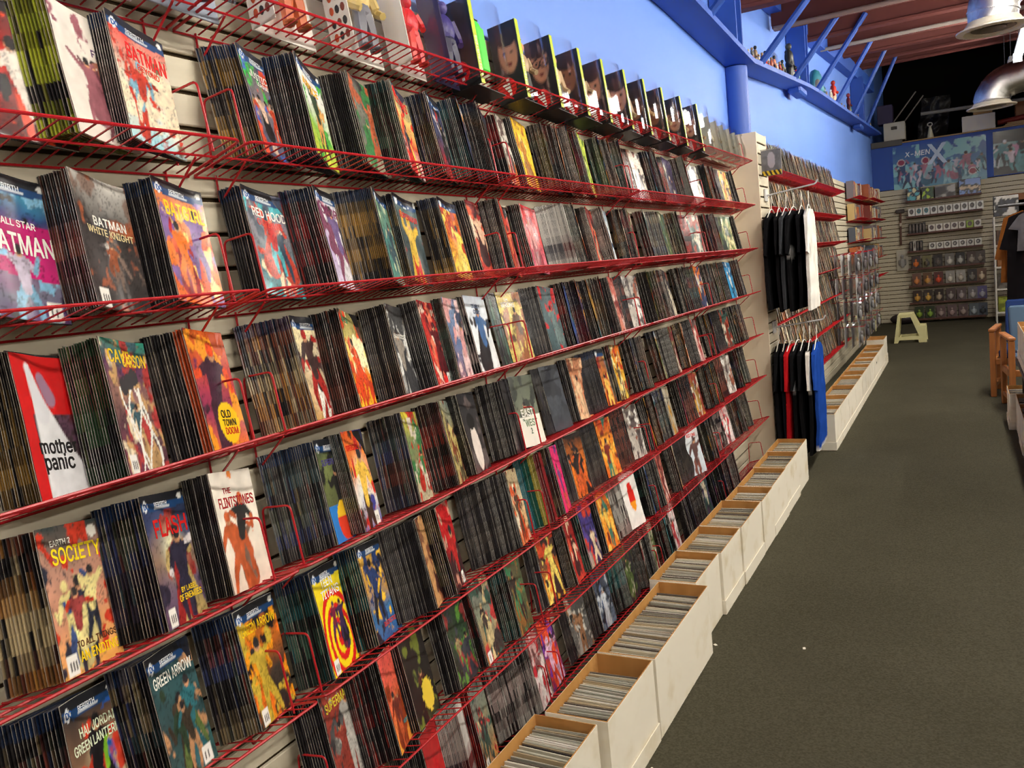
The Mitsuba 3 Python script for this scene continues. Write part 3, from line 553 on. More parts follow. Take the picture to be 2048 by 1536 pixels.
 'east': (S([(120, 126, 110), (110, 116, 100), (90, 96, 84)], [(60, 64, 60), (150, 150, 130)], style='half', figs=1, splash=1, ink=0), 'dark', 'half white, half olive grey comic cover with white and green title lettering', [('EAST', WHITE, .026, .030, .108), ('OF', (90, 110, 90), .009, .03, .092), ('WEST', (110, 130, 104), .024, .042, .072), ('2', (90, 110, 90), .02, .07, .044)]),
 'char': (S([(66, 70, 78), (50, 52, 58), (44, 46, 52)], [(70, 74, 82), (56, 60, 66)], figs=0, splash=1, ink=0), 'dark', 'plain charcoal comic cover', []),
 'tan': (S([(206, 120, 80), (190, 130, 96)], [(120, 70, 50), (230, 190, 150)], figs=1), 'dark', 'orange-tan comic cover sliver', []),
 'flban': (S([(230, 120, 40), (190, 110, 50), (60, 60, 70)], [(240, 190, 90), (150, 50, 30), (80, 100, 140)], banner=1, figs=1, splash=3), 'dark', 'flame coloured comic cover under a blue banner', []),
 'yelo': (S([(220, 190, 80), (230, 170, 50), (220, 110, 30)], [(190, 60, 30), (90, 70, 40), (240, 226, 160)], figs=2, fs=.6), 'mix', 'yellow and orange comic cover with small dark figures', []),
 'pinkface': (S([(190, 150, 150), (206, 170, 160), (60, 40, 44)], [(170, 60, 60), (230, 200, 190)], figs=1), 'dark', 'comic cover with a pink face, near the post', []),
 'gl': (S([(226, 210, 170), (220, 200, 160), (120, 90, 70), (40, 40, 44)], [(40, 90, 170), (200, 60, 40), (130, 190, 50), (222, 150, 90), Kk], banner=1, figs=3, fs=.8, splash=2, th=.62, ink=0), 'mix', 'cream comic cover with blue, red and lime figures and slanted pale lettering', [('HAL JORDAN', (220, 230, 200), .0165, .040, .186), ('GREEN LANTERN', (220, 230, 200), .0165, .014, .162)]),
 'ga': (S([(50, 90, 90), (44, 70, 74), (50, 84, 88), (44, 66, 70)], [(40, 60, 44), (60, 50, 40), (190, 140, 100), (50, 110, 120), (90, 110, 60)], banner=1, figs=3, fs=.8, splash=3, th=.58, bar='R'), 'mix', 'dark teal comic cover with hooded archers and white title lettering', [('GREEN ARROW', WHITE, .0205, .010, .194)]),
 'orblk': (S([(40, 34, 34), (60, 50, 44), (190, 100, 30), (50, 50, 54)], [(236, 150, 30), (226, 110, 30), (30, 26, 28), (200, 170, 60)], banner=1, figs=2, fs=.8, splash=4, th=.53, bar='L'), 'mix', 'orange and black comic cover with yellow title lettering', [('GREEN ARROW', (236, 196, 30), .0205, .010, .196)]),
 'teen': (S([(236, 206, 30), (244, 214, 30), (226, 206, 40)], [(60, 40, 80), (120, 30, 60), (30, 30, 40)], banner=1, style='rings', figs=3, fs=.42, splash=0, ink=0, bar='L'), 'teal', 'bright yellow comic cover with red target rings', [('TEEN', WHITE, .021, .045, .205), ('TITANS', WHITE, .021, .035, .178)]),
 'night': (S([(40, 90, 150), (60, 110, 160), (200, 150, 70), (226, 180, 70)], [(40, 60, 110), (240, 190, 60), (30, 30, 40), (60, 140, 190)], banner=1, figs=2, fs=.9, splash=3), 'teal', 'yellow and blue comic cover with a dark leaping figure', [('DEATHSTROKE', (206, 60, 40), .012, .06, .03)]),
 'brn': (S([(150, 90, 60), (120, 80, 60)], [(200, 150, 100), (70, 40, 36)], figs=1), 'dark', 'brown comic cover sliver beside the red one', []),
 'redblk': (S([(40, 26, 30), (60, 30, 34), (196, 30, 36), (190, 30, 34)], [(206, 150, 130), (190, 40, 40), (40, 30, 34)], figs=1, fs=1.1, splash=1, bar='R'), 'mix', 'red and black comic cover with a slim pale figure swinging a rope', []),
 'cream': (S([(206, 100, 50), (226, 190, 140), (200, 180, 150), (190, 170, 130)], [(214, 80, 40), (240, 226, 200), (90, 60, 50)], figs=2, splash=3), 'dark', 'cream and orange comic cover at the end of a shelf, sixth row', []),
 'hotpink': (S([(226, 40, 110), (232, 50, 120)], [(120, 60, 130), (200, 80, 60), (60, 80, 140)], figs=1, splash=2, th=.6), 'mix', 'hot pink comic cover', []),
 'orfig': (S([(220, 110, 40), (226, 120, 40), (40, 34, 34)], [(34, 28, 28), (206, 90, 40)], figs=3, fs=.8, splash=1), 'dark', 'orange comic cover with black striding figures', []),
 'orflame': (S([(230, 110, 40), (240, 160, 50), (200, 70, 30)], [(250, 200, 90), (120, 40, 30), (60, 120, 100)], figs=1, splash=4), 'dark', 'burning orange comic cover', []),
 'superm': (S([(60, 60, 62), (110, 108, 104), (70, 70, 72), (40, 40, 42)], [(150, 60, 50), (180, 176, 170), (50, 50, 54)], figs=2, fs=.8, splash=3), 'dark', 'grey comic cover with tall yellow title lettering, seventh shelf', [('SUPERMAN', (216, 196, 60), .022, .018, .205)]),
 'orpink': (S([(236, 160, 60), (230, 110, 70), (226, 90, 80)], [(150, 60, 30), (200, 90, 50), (120, 50, 40)], figs=2, fs=.8, splash=2, th=.62), 'red', 'salmon to orange comic cover with a dark robed figure and a teal strip', [('VERTIGO', (40, 140, 150), .010, .085, .048)]),
 'blkoval': (S([(30, 26, 26), (36, 32, 32)], [(110, 120, 50), (80, 40, 34), (50, 60, 36)], style='oval', figs=1, fs=.8, splash=1, ink=0), 'dark', 'black comic cover with a big yellow oval', []),
 'green': (S([(44, 40, 46), (50, 70, 50), (40, 50, 44)], [(90, 140, 60), (150, 60, 60), (60, 60, 70), (170, 150, 110)], figs=4, fs=.6, splash=3), 'dark', 'dark green comic cover with a crowd of figures', []),
 'multi': (S([(206, 150, 80), (130, 140, 120), (120, 120, 116)], [(190, 60, 60), (60, 90, 80), (220, 200, 150), (60, 50, 50)], figs=3, fs=.6, splash=4, bar='L'), 'red', 'busy grey and orange comic cover', []),
 'grn2': (S([(90, 70, 40), (80, 100, 70), (90, 80, 60)], [(60, 130, 90), (150, 110, 60), (40, 40, 40)], figs=2), 'teal', 'brown and green comic cover beside teal spines', []),
 'yflame': (S([(236, 180, 60), (230, 130, 40), (90, 60, 50), (60, 50, 50)], [(250, 220, 110), (60, 40, 40), (200, 70, 40)], figs=2, splash=3), 'dark', 'dark comic cover with a yellow flame, behind a divider', []),
 'purpblue': (S([(200, 180, 150), (70, 60, 140), (60, 50, 120)], [(206, 60, 50), (40, 40, 90), (220, 200, 170)], figs=1, splash=2), 'teal', 'deep blue-violet comic cover with a red burst', []),
 'redface': (S([(236, 232, 228), (240, 236, 232)], [(230, 226, 222), (220, 210, 206)], style='face', figs=0, splash=0, ink=0), 'white', 'white comic cover with one red and orange face', []),
 'ltblue': (S([(196, 206, 216), (206, 216, 226), (216, 214, 216)], [(120, 70, 60), (90, 60, 60)], figs=1, fs=1.2, splash=0, ink=0), 'dark', 'pale blue comic cover with a brown figure and red lettering', [('RED ONE', (200, 40, 40), .018, .03, .215)]),
 'wpink': (S([(226, 206, 206), (230, 216, 214), (190, 120, 120)], [(190, 50, 60), (120, 80, 80), (240, 236, 232)], figs=1), 'white', 'white and pink comic cover', []),
 'red7': (S([(190, 36, 40), (200, 44, 44), (150, 30, 34)], [(190, 30, 36), (220, 80, 70)], figs=0, splash=1, ink=0), 'dark', 'red comic cover low down beside a white fan of spines', []),
 'purpor': (S([(90, 40, 110), (206, 70, 50), (70, 40, 80), (50, 30, 50)], [(230, 80, 50), (236, 190, 220), (120, 60, 160)], figs=2, splash=4), 'dark', 'purple comic cover with an orange blaze, lowest shelf', []),
 'greyart': (S([(110, 108, 104), (90, 90, 88), (60, 60, 60)], [(190, 186, 176), (150, 110, 80), (50, 50, 50)], figs=2, splash=4), 'dark', 'grey sketchy comic cover, lowest shelf', []),
 'bluegrey': (S([(110, 130, 150), (80, 90, 110), (50, 54, 64)], [(200, 206, 214), (40, 44, 54), (90, 110, 150)], figs=2, splash=3), 'dark', 'smoky blue-grey comic cover, lowest shelf', []),
}
AUTO = [((70, 60, 90), 'slate purple'), ((150, 60, 46), 'rust red'), ((60, 90, 84), 'sea green'), ((196, 150, 70), 'ochre'), ((60, 70, 110), 'steel blue'), ((190, 180, 160), 'stone grey'), ((120, 40, 50), 'wine red'), ((90, 110, 60), 'moss green'), ((206, 110, 50), 'orange'), ((50, 46, 52), 'near-black')]
ROWS = {
 1:[(0.900,0.862,0.943,'r1a'),(0.959,1.018,1.094,'final'),(1.116,1.136,1.269,'beyond'),(1.381,1.472,1.546,'just1'),(1.572,1.657,1.747,'just2'),(1.776,1.854,1.936,'r1g'),(1.969,2.048,2.123,'r1r'),(2.159,2.233,2.292,'r1b'),(2.331,2.559,2.559,'S'),(2.627,2.668,2.747,'r1w'),(2.774,2.785,2.911,'yel'),(2.961,3.041,3.041,'S'),(3.094,3.380,3.456,'lime'),(3.527,3.981,4.149,'wht'),(4.221,4.514,4.649,''),(4.729,4.991,5.206,''),(5.297,5.691,5.964,'tanyel'),(5.99,6.10,6.2,'S')],
 2:[(0.80,0.823,0.944,'allstar'),(0.961,1.003,1.118,'wk'),(1.138,1.183,1.295,'batg'),(1.382,1.423,1.544,'hood'),(1.571,1.666,1.732,'purp'),(1.762,1.897,1.986,'teal'),(1.99,2.003,2.126,'sup'),(2.163,2.234,2.329,'oran'),(2.370,2.404,2.473,'redc'),(2.516,2.616,2.691,'ored'),(2.738,2.781,2.898,'pink'),(2.957,3.150,3.150,'W'),(3.206,3.396,3.452,'redc'),(3.512,3.581,3.661,'silv'),(3.725,3.892,3.999,''),(4.069,4.350,4.479,''),(4.558,4.857,5.123,''),(5.213,5.604,5.904,'greeny'),(5.99,6.08,6.2,'S')],
 3:[(0.79,0.839,0.930,'mother'),(0.947,1.010,1.106,'cave'),(1.126,1.207,1.314,'flame'),(1.370,1.515,1.589,'flash0'),(1.618,1.697,1.783,'fire'),(1.815,1.898,1.965,'greyw'),(2.001,2.060,2.164,'redf'),(2.173,2.193,2.307,'paint'),(2.309,2.325,2.465,'whtfig'),(2.509,2.535,2.706,'yelfig'),(2.754,2.847,2.985,'gteal'),(3.039,3.587,3.683,'salm'),(3.709,3.749,3.959,'grw'),(4.030,4.357,4.489,''),(4.570,4.931,5.095,''),(5.186,5.649,5.858,'cyan'),(5.963,6.09,6.2,'S')],
 4:[(0.745,0.826,0.937,'society'),(0.955,1.040,1.142,'flash'),(1.164,1.211,1.317,'flint'),(1.380,1.533,1.597,'supw'),(1.627,1.652,1.754,'supg'),(1.787,1.903,1.971,'ygr'),(2.007,2.109,2.170,'gyel'),(2.200,2.221,2.329,'oval'),(2.372,2.501,2.501,'S'),(2.548,2.567,2.791,'east'),(2.792,2.812,2.976,'char'),(3.031,3.059,3.145,'tan'),(3.203,3.336,3.514,'flban'),(3.506,3.526,3.674,'yelo'),(3.741,3.957,4.033,'char'),(4.107,4.365,4.473,''),(4.555,4.796,4.956,'pinkface'),(5.046,5.430,5.629,''),(5.731,6.07,6.2,'S')],
 5:[(0.691,0.816,0.914,'gl'),(0.932,0.999,1.112,'ga'),(1.134,1.223,1.330,'orblk'),(1.375,1.467,1.564,'teen'),(1.594,1.651,1.734,'night'),(1.768,1.913,1.939,'brn'),(1.976,2.034,2.135,'redblk'),(2.176,2.435,2.524,'cream'),(2.582,2.735,2.735,'STRIPE'),(2.787,2.837,2.945,'hotpink'),(2.944,2.964,3.116,'orfig'),(3.174,3.269,3.428,'orflame'),(3.492,3.599,3.771,'grw'),(3.841,4.199,4.329,''),(4.410,4.662,4.872,''),(4.962,5.408,5.609,'grw'),(5.713,6.06,6.2,'S')],
 6:[(1.372,1.445,1.531,'superm'),(1.562,1.673,1.763,'orpink'),(1.760,1.778,1.912,'blkoval'),(1.950,2.001,2.122,'green'),(2.146,2.166,2.281,'multi'),(2.325,2.395,2.480,'grn2'),(2.570,2.622,2.763,'yflame'),(2.816,2.879,2.953,'redc'),(3.009,3.029,3.163,'purpblue'),(3.200,3.219,3.348,'orflame'),(3.412,3.492,3.681,'redface'),(3.751,3.996,4.120,'salm'),(4.198,4.481,4.788,'ltblue'),(4.879,5.257,5.452,'wpink'),(5.555,6.04,6.2,'S')],
 7:[(1.698,1.810,1.889,'red7'),(1.928,2.018,2.018,'W'),(2.059,2.094,2.174,'multi'),(2.218,2.459,2.556,'wpink'),(2.572,2.589,2.753,'purpor'),(2.799,2.819,2.983,'greyart'),(3.042,3.091,3.233,'bluegrey'),(3.296,3.418,3.529,''),(3.598,3.802,3.895,''),(3.970,4.126,4.259,'wpink'),(4.342,4.705,4.837,''),(4.929,5.571,5.571,'S')],
}
stock = MB(); jobs = []                       # jobs: copies behind the front covers, nearest first become things of their own
ORD = ['', 'second', 'third', 'fourth', 'fifth', 'sixth', 'seventh', 'lowest']
used_labels = {}
def brief(t, n): return ' '.join(t.replace(',', '').split()[:n]).removesuffix(' with').removesuffix(' with a').removesuffix(' and').removesuffix(' a').removesuffix(' the').removesuffix(' by').removesuffix(' of').removesuffix(' on').removesuffix(' several').removesuffix(' beside')
def zone(x): return 'left end' if x < 1.33 else 'first full bay' if x < 2.55 else 'second bay' if x < 3.77 else 'third bay' if x < 4.99 else 'bay by the post'
def uniq(lab, r, x):
    """Adds the shelf and the bay where two covers would read alike."""
    return f'{brief(lab, 9)} on the {ORD[r]} shelf row, {zone(x)}' if lab in used_labels or len(lab.split()) < 6 else lab
def split_runs(r, row):
    """Long runs of edges far along the rack are several titles: cut them into short stacks with a sliver of cover each."""
    g = np.random.default_rng(r + 50); out = []
    for x0, x1, x2, nm in row:
        a = x0
        while x0 > 2.25 and nm not in ('W', 'STRIPE') and x1 - a > .15:
            b = a + g.uniform(.05, .085); e = b + g.uniform(.025, .06); out.append((a, b, e, 'sub')); a = e + .012
        out.append((a, x1, x2, nm))
    return out
for r, row in ROWS.items():
    prev = None; row = split_runs(r, row)
    for i, (x0, x1, x2, name) in enumerate(row):
        seed = r * 100 + i * 7 + 5; rg = np.random.default_rng(seed)
        sp = SPEC.get(name)
        if sp is None and name == '':
            c, cn = AUTO[(r * 4 + i * 3) % len(AUTO)]; c2, cn2 = AUTO[(r * 7 + i * 5 + 3) % len(AUTO)]
            sp = (dict(bg=[L(*c), L(*c) * .6, L(*c)], ac=[L(*c2), L(*c2) * .5, L(200, 190, 170)], figs=2), ['mix', 'dark', 'brown', 'red', 'teal'][(r + i) % 5], f'{cn} comic cover with {cn2} art', [])
        if name == 'sub':
            c, c2 = AUTO[int(rg.integers(10))][0], AUTO[int(rg.integers(10))][0]; hot = [(206, 44, 40), (230, 220, 206), (70, 140, 150), (236, 160, 50), (40, 70, 140)][int(rg.integers(5))]
            sp = (dict(bg=[L(*c), L(*c2), L(*c) * .5], ac=[L(*hot), L(*c2), INK], figs=2, splash=3, banner=int(rg.random() < .25)), ['mix', 'dark', 'dark', 'brown', 'red', 'teal', 'green', 'cream'][int(rg.integers(8))], '', [])
        tone = TONES[sp[1] if sp else {'S': ['dark', 'mix', 'brown', 'mix'][(r + i) % 4], 'W': 'white', 'STRIPE': 'stripe'}[name]]
        front = sp is not None
        dx = 0.0062 if x0 < 2.3 else 0.0072
        n = int(max(1 if front else 2, round((x1 - x0) / dx)))
        roll = rg.uniform(3.0, 6.5); tilt = rg.uniform(12.6, 13.6)
        b0 = 0.0015
        if prev is not None and x0 < prev.x + CW: b0 = min(0.045, float(prev.depth(np.array([max(0.0, x0 - prev.x - 0.01)]))[0]) + 0.002)
        fit = fit_lift(x1, x2) if front and x2 - x1 > .09 else None
        lift, cw = fit if fit else (min(0.05, max(0.012, n * 0.0042)), CW)
        lift = min(lift, 0.095 - b0)
        xL = x1 / 1.41 * (1.432 - max(0.0, lift) - b0)
        n = int(max(n, round(max(lift, 0) / 0.0046)))
        share = (np.array([INK if rg.random() < .45 else tone[int(rg.integers(len(tone)))] * rg.uniform(.5, 1) for _ in range(9)]), 0.62)
        banner = bool(sp and sp[0].get('banner')) or (name == 'S' and rg.random() < .4)
        xa = min(x0 * (1.435 - b0) / 1.435, xL - 0.004)
        for j in range(n):
            f = j / max(1, n)
            ps = Pose(xa + (xL - xa) * f, ZL[r], b0, max(lift, 0) * f if lift > 0 else lift * f, 0.0006 * j, tilt, roll + rg.uniform(-.4, .4), seed=seed % 17 + j * .13, w=cw, h=CH - rg.uniform(0, .004))
            st = strip_colours(rg, tone, banner, share)
            if name == 'W': st = np.array([L(216, 212, 206) * rg.uniform(.8, 1) for _ in range(9)]); st[2:4] = L(110, 50, 50) if j > n * .6 else L(90, 90, 96)
            if name == 'STRIPE': st = np.tile(tone[min(3, j * 4 // n)], (9, 1)) * rg.uniform(.8, 1.1)
            if sp and name == 'flame' and j > n - 4: st[:] = L(196, 80, 40)
            spine = L(214, 210, 202) * rg.uniform(.35, 1.0) if rg.random() < .55 else INK * 2
            jobs.append((r, i, j, ps, st, spine, name))
        ps = Pose(xL, ZL[r], b0 + .001, lift, 0.0006 * n + .0006, tilt, roll, seed=seed % 17, w=cw, h=CH * (cw / CW) ** .3)
        prev = ps
        if not front: continue
        if name == 'sub':
            P, F, u, v = sheet(ps, 9, 18, 0, .0027); C = paint(u * CW / ps.w, v * CH / ps.h, sp[0], seed); stock.add(P, F, np.vstack([C, C * .6])); continue
        lab = uniq(sp[2], r, x1); used_labels[lab] = 1
        k = thing('comic_book', lab, 'comic book')
        near = x1 < 1.7; far = x1 > 3.0
        mb = MB(); P, F, u, v = sheet(ps, 6, 8, -0.0018, 0.0001)
        mb.add(P, F, np.tile(L(206, 200, 190), (len(P), 1))); part(k, 'pages', mb, 'm_semi')
        nu, nv = (44, 66) if near else ((14, 24) if x1 > 4 else (20, 34)) if far else (34, 52)
        P, F, u, v = sheet(ps, nu, nv, 0.0023, 0.0027)
        C = paint(u * CW / ps.w, v * CH / ps.h, sp[0], seed); kc = part(k, 'cover', MB().add(P, F, np.vstack([C, C * .5])), 'm_print', True)
        for t, col, h, ox, oy in sp[3]:
            V, Ft = text(t, h); ox = ox * ps.w / CW; wmax = ps.w - ox - .006; wd = V[:, 0].max()
            V = V * [min(1.0, wmax / wd) if wd > 0 else 1, 1, 1]
            col = col if isinstance(col, np.ndarray) else L(*col)
            part(kc, 'title_lettering', MB().add(surf(ps, V, ox, oy, 0.0029), Ft, col), 'm_print')
        if sp[0].get('banner') and near:
            V, Ft = text('DC', .011); part(kc, 'publisher_mark', MB().add(surf(ps, V, .010, CH - .027, .0029), Ft, L(30, 80, 150)), 'm_print')
            V, Ft = text('REBIRTH', .009); part(kc, 'banner_lettering', MB().add(surf(ps, V, .052, CH - .0255, .0029), Ft, L(226, 230, 236)), 'm_print')
N_OWN = 300 - sum(1 for k in labels if k.startswith('comic_book'))
jobs.sort(key=lambda q: q[3].x + 0.02 * abs(q[0] - 3))
order = {id(q): n for n, q in enumerate(jobs)}
for q in sorted(jobs, key=lambda q: (q[0], q[1], q[2])):
    r, i, j, ps, st, spine, name = q
    if order[id(q)] < N_OWN:
        look = SPEC[name][2] if name in SPEC else 'end of the bay'
        k = thing('comic_book', f'comic fanned out under the {brief(look, 8)}, left margin showing', 'comic book', f'comics under cover {i + 1} of the {ORD[r]} shelf row')
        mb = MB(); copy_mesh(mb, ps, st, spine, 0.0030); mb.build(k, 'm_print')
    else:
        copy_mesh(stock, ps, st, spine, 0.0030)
# second rack, beyond the hanging shirts: thicker books, faces and edges
rg = np.random.default_rng(99)
PAL = [(206, 190, 160), (150, 60, 50), (90, 100, 90), (176, 150, 120), (70, 84, 110), (60, 54, 52), (190, 110, 60), (210, 200, 186), (120, 130, 110), (150, 130, 120), (96, 60, 56), (170, 166, 160), (206, 160, 80)]
for r in range(0, 7):
    x, prev = 6.70, None
    while x < 11.35:
        n = int(rg.integers(1, 4)); tone = TONES['book']; b0 = 0.002 if prev is None else min(.03, float(prev.depth(np.array([.12]))[0]) + .003)
        roll, tilt, big = rg.uniform(2, 6), rg.uniform(11, 12.5), (1.04 if r else 1.12)
        for j in range(n):
            ps = Pose(x, ZL[r], b0, j * .007, .001 * j, tilt, roll, seed=j * .2, h=CH * big, w=CW)
            st = np.array([L(*PAL[int(rg.integers(len(PAL)))]) * rg.uniform(.6, 1.2) for _ in range(9)])
            copy_mesh(stock, ps, np.clip(st, 0, .85), L(220, 212, 194) * rg.uniform(.4, 1), .006, nu=3); x += rg.uniform(.015, .03)
        ps = Pose(x, ZL[r], b0 + .001, n * .007, .001 * n + .001, tilt, roll, seed=n * .2, h=CH * big, w=CW)
        c = [PAL[int(rg.integers(len(PAL)))] for _ in range(4)]
        P, F, u, v = sheet(ps, 9, 14, 0, .0026); C = paint(u * CW / ps.w, v * CH / ps.h, S(c[:2], c[1:], figs=1, splash=3), int(rg.integers(1, 9999)))
        C = np.clip(C * 1.25, .01, .85); stock.add(P, F, np.vstack([C, C * .7]))
        x += rg.uniform(.09, .2); prev = ps
k = structure('comic_stock', 'stuff'); labels[k] = {'kind': 'stuff', 'label': 'all the further rows of comics on the red wire racks, too many to tell apart', 'category': 'comic books'}
stock.build(k, 'm_print')
# ---------------------------------------------------------------- shallow boxes of filed comics along the floor
def open_box(name, label, x0, x1, y0, y1, z0=0.0, h=0.29, lid=True, group=None, hole=False):
    k = thing(name, label, 'cardboard box', group); t = 0.004
    r = 0.012
    def ring(a, b, zz0, zz1, th, mat, nm):
        mb = MB(); X0, X1, Y0, Y1 = a[0], b[0], a[1], b[1]
        mb.box([X0, Y0, zz0], [X0 + th, Y1, zz1], b=0.0012); mb.box([X1 - th, Y0, zz0], [X1, Y1, zz1], b=0.0012)
        mb.box([X0 + th, Y0, zz0], [X1 - th, Y0 + th, zz1], b=0.0012); mb.box([X0 + th, Y1 - th, zz0], [X1 - th, Y1, zz1], b=0.0012)
        if nm != 'lid': mb.box([X0 + th, Y0 + th, zz0], [X1 - th, Y1 - th, zz0 + th], b=0.0012)
        part(k, nm, mb, mat)
    ring((x0, y0), (x1, y1), z0 + 0.003, z0 + h - 0.0015, 0.0022, 'm_boxcard', 'shell')
    ring((x0 + 0.0024, y0 + 0.0024), (x1 - 0.0024, y1 - 0.0024), z0 + 0.006, z0 + h, 0.0026, 'm_kraft', 'lining')
    if lid: ring((x0 - 0.006, y0 - 0.006), (x1 + 0.002, y1 + 0.006), z0 + 0.001, z0 + 0.066, 0.004, 'm_boxcard', 'lid')
    if hole: part(k, 'hand_hole', MB().ell([0.5 * (x0 + x1), y0 - 0.0006, z0 + 0.2], [0.034, 0.0012, 0.014], L(30, 26, 24), 2), 'm_matte')
    return k
filed_stock = MB()
TOPS = [L(206, 202, 188), L(190, 188, 172), L(170, 170, 156), L(196, 188, 164), L(150, 146, 132), L(214, 210, 200), L(176, 160, 130), L(60, 56, 56), L(100, 92, 84)]
def filed(x0, x1, y0, y1, z0, where, own, rg, fill=0.8, hz=0.262, step=0.0058):
    x = x0 + 0.012; end = x0 + (x1 - x0) * fill
    while x < end:
        c = TOPS[min(len(TOPS) - 1, int(rg.integers(0, 40)) if rg.random() < .2 else int(rg.integers(0, 7)))] * rg.uniform(.75, 1.05)
        hh = hz + rg.uniform(-.006, .004); sh = rg.uniform(-.006, .006); lean = rg.uniform(-.018, -.008)
        lo, hi = np.array([x, y0 + .012 + max(0, sh), z0 + 0.012]), np.array([x + .0042, y1 - .012 + min(0, sh), z0 + hh])
        v, f = cbox(lo, hi, 0.0006); v[:, 0] += (v[:, 2] - z0) / hh * (lean if x > x0 + .035 else 0) * -1 * (1 if x < end - .03 else .4) + (v[:, 1] - y0) * 0.05 * math.sin(x * 17)
        if own:
            k = thing('boarded_comic', f'bagged comic filed in the {brief(where, 8)}, pale top edge showing', 'boarded comic', f'boarded comics in the {where}')
            MB().add(v, f, c).build(k, 'm_semi')
        else: filed_stock.add(v, f, c)
        x += step * rg.uniform(.85, 1.3)
rg = np.random.default_rng(5)
BOXES = [(1.52, 2.095, 0.985, 1.19, .97, 'white box at the bottom edge, nearest the camera', True), (2.115, 2.525, 0.960, 1.165, .8, 'second white box from the camera, with bare brown cardboard at its far end', True), (2.535, 3.205, 0.955, 1.165, .93, 'long white box, third from the camera', True), (3.222, 3.585, 1.01, 1.21, .95, 'fourth white box from the camera', True),
         (3.597, 3.955, 1.00, 1.205, .9, 'fifth white box from the camera', False), (3.97, 4.415, 0.995, 1.205, .88, 'sixth white box from the camera', False), (4.425, 4.705, 0.99, 1.19, .85, 'seventh white box from the camera', False), (4.717, 5.14, 0.995, 1.19, .97, 'eighth white box from the camera', False), (5.152, 5.575, 1.0, 1.195, .97, 'ninth white box from the camera', False), (5.587, 5.97, 1.005, 1.20, .95, 'tenth white box, ending against the post panel', False)]
for i, (x0, x1, y0, y1, fl, nm, own) in enumerate(BOXES):
    open_box('comic_box', f'{nm.replace("white box", "open white comic box", 1)}', x0, x1, y0, y1, lid=i in (1, 4, 5, 7, 8))
    filed(x0, x1, y0, y1, 0.0, nm.split(',')[0], own and i < 4, rg, fl)
FAR = [(6.86, 7.23), (7.24, 7.76), (7.775, 8.30), (8.31, 8.88), (8.90, 9.23), (9.245, 9.72), (9.74, 10.2), (10.22, 10.70), (10.72, 11.15), (11.17, 11.52), (11.53, 11.98)]
for i, (x0, x1) in enumerate(FAR):
    yo = 0.935 - 0.0 * i; last = i >= 9
    z0 = 0.06 if i == 10 else 0.0
    if i == 10: open_box('upturned_tray', 'upturned white box lid carrying the farthest comic box', x0 - .005, x1 + .01, yo - .006, yo + .215, 0, 0.058, lid=False)
    open_box('comic_box', f'open white comic box past the shirts, {["nearest the blue shirt", "second", "third", "fourth", "fifth", "sixth", "seventh", "eighth with a round hand hole", "ninth", "tenth", "farthest"][i]} in its row', x0, x1, yo, yo + 0.205, z0, hole=i == 7)
    filed(x0, x1, yo, yo + 0.205, z0, '', False, rg, [.97, .95, .9, .97, .8, .9, .95, .6, .9, .5, .3][i], step=.009)
k = structure('filed_comic_stock', 'stuff'); labels[k] = {'kind': 'stuff', 'label': 'tightly packed bagged comics in the farther white boxes, only their top edges showing', 'category': 'boarded comics'}
# right hand side: boxes under and on a table
for i, (x0, x1) in enumerate([(7.62, 8.04), (7.18, 7.60), (6.74, 7.16), (6.28, 6.72), (5.84, 6.26), (5.4, 5.82)]):
    y1 = -0.27 if i == 0 else -0.315
    open_box('comic_box', f'white comic box on the floor at the right edge, {["last one beside the chairs", "second from the chairs", "third from the chairs", "fourth from the chairs", "fifth from the chairs", "sixth from the chairs"][i]}', x0, x1, y1 - 0.21, y1, 0.0, lid=i % 2 == 0, hole=i in (1, 3))
    filed(x0, x1, y1 - .21, y1, 0, '', False, rg, .9, step=.009)
filed_stock.build(k, 'm_semi')
k = thing('table', 'dark table at the right edge carrying white comic boxes', 'table')
part(k, 'table_top', MB().box([5.2, -1.2, 0.525], [7.85, -0.33, 0.555], L(52, 40, 34), b=.004), 'm_semi')
for x in (5.25, 7.75):
    for y in (-1.15, -0.42): part(k, 'leg', MB().box([x, y, 0], [x + .05, y + .05, 0.524], L(44, 36, 32), b=.004), 'm_semi')
for i, (x0, x1) in enumerate([(7.36, 7.74), (6.94, 7.34), (6.5, 6.92)]):
    open_box('comic_box', f'white comic box standing on the dark table at the right edge, {["nearest the chairs", "second", "third"][i]}', x0, x1, -0.56, -0.345, 0.556, lid=True)

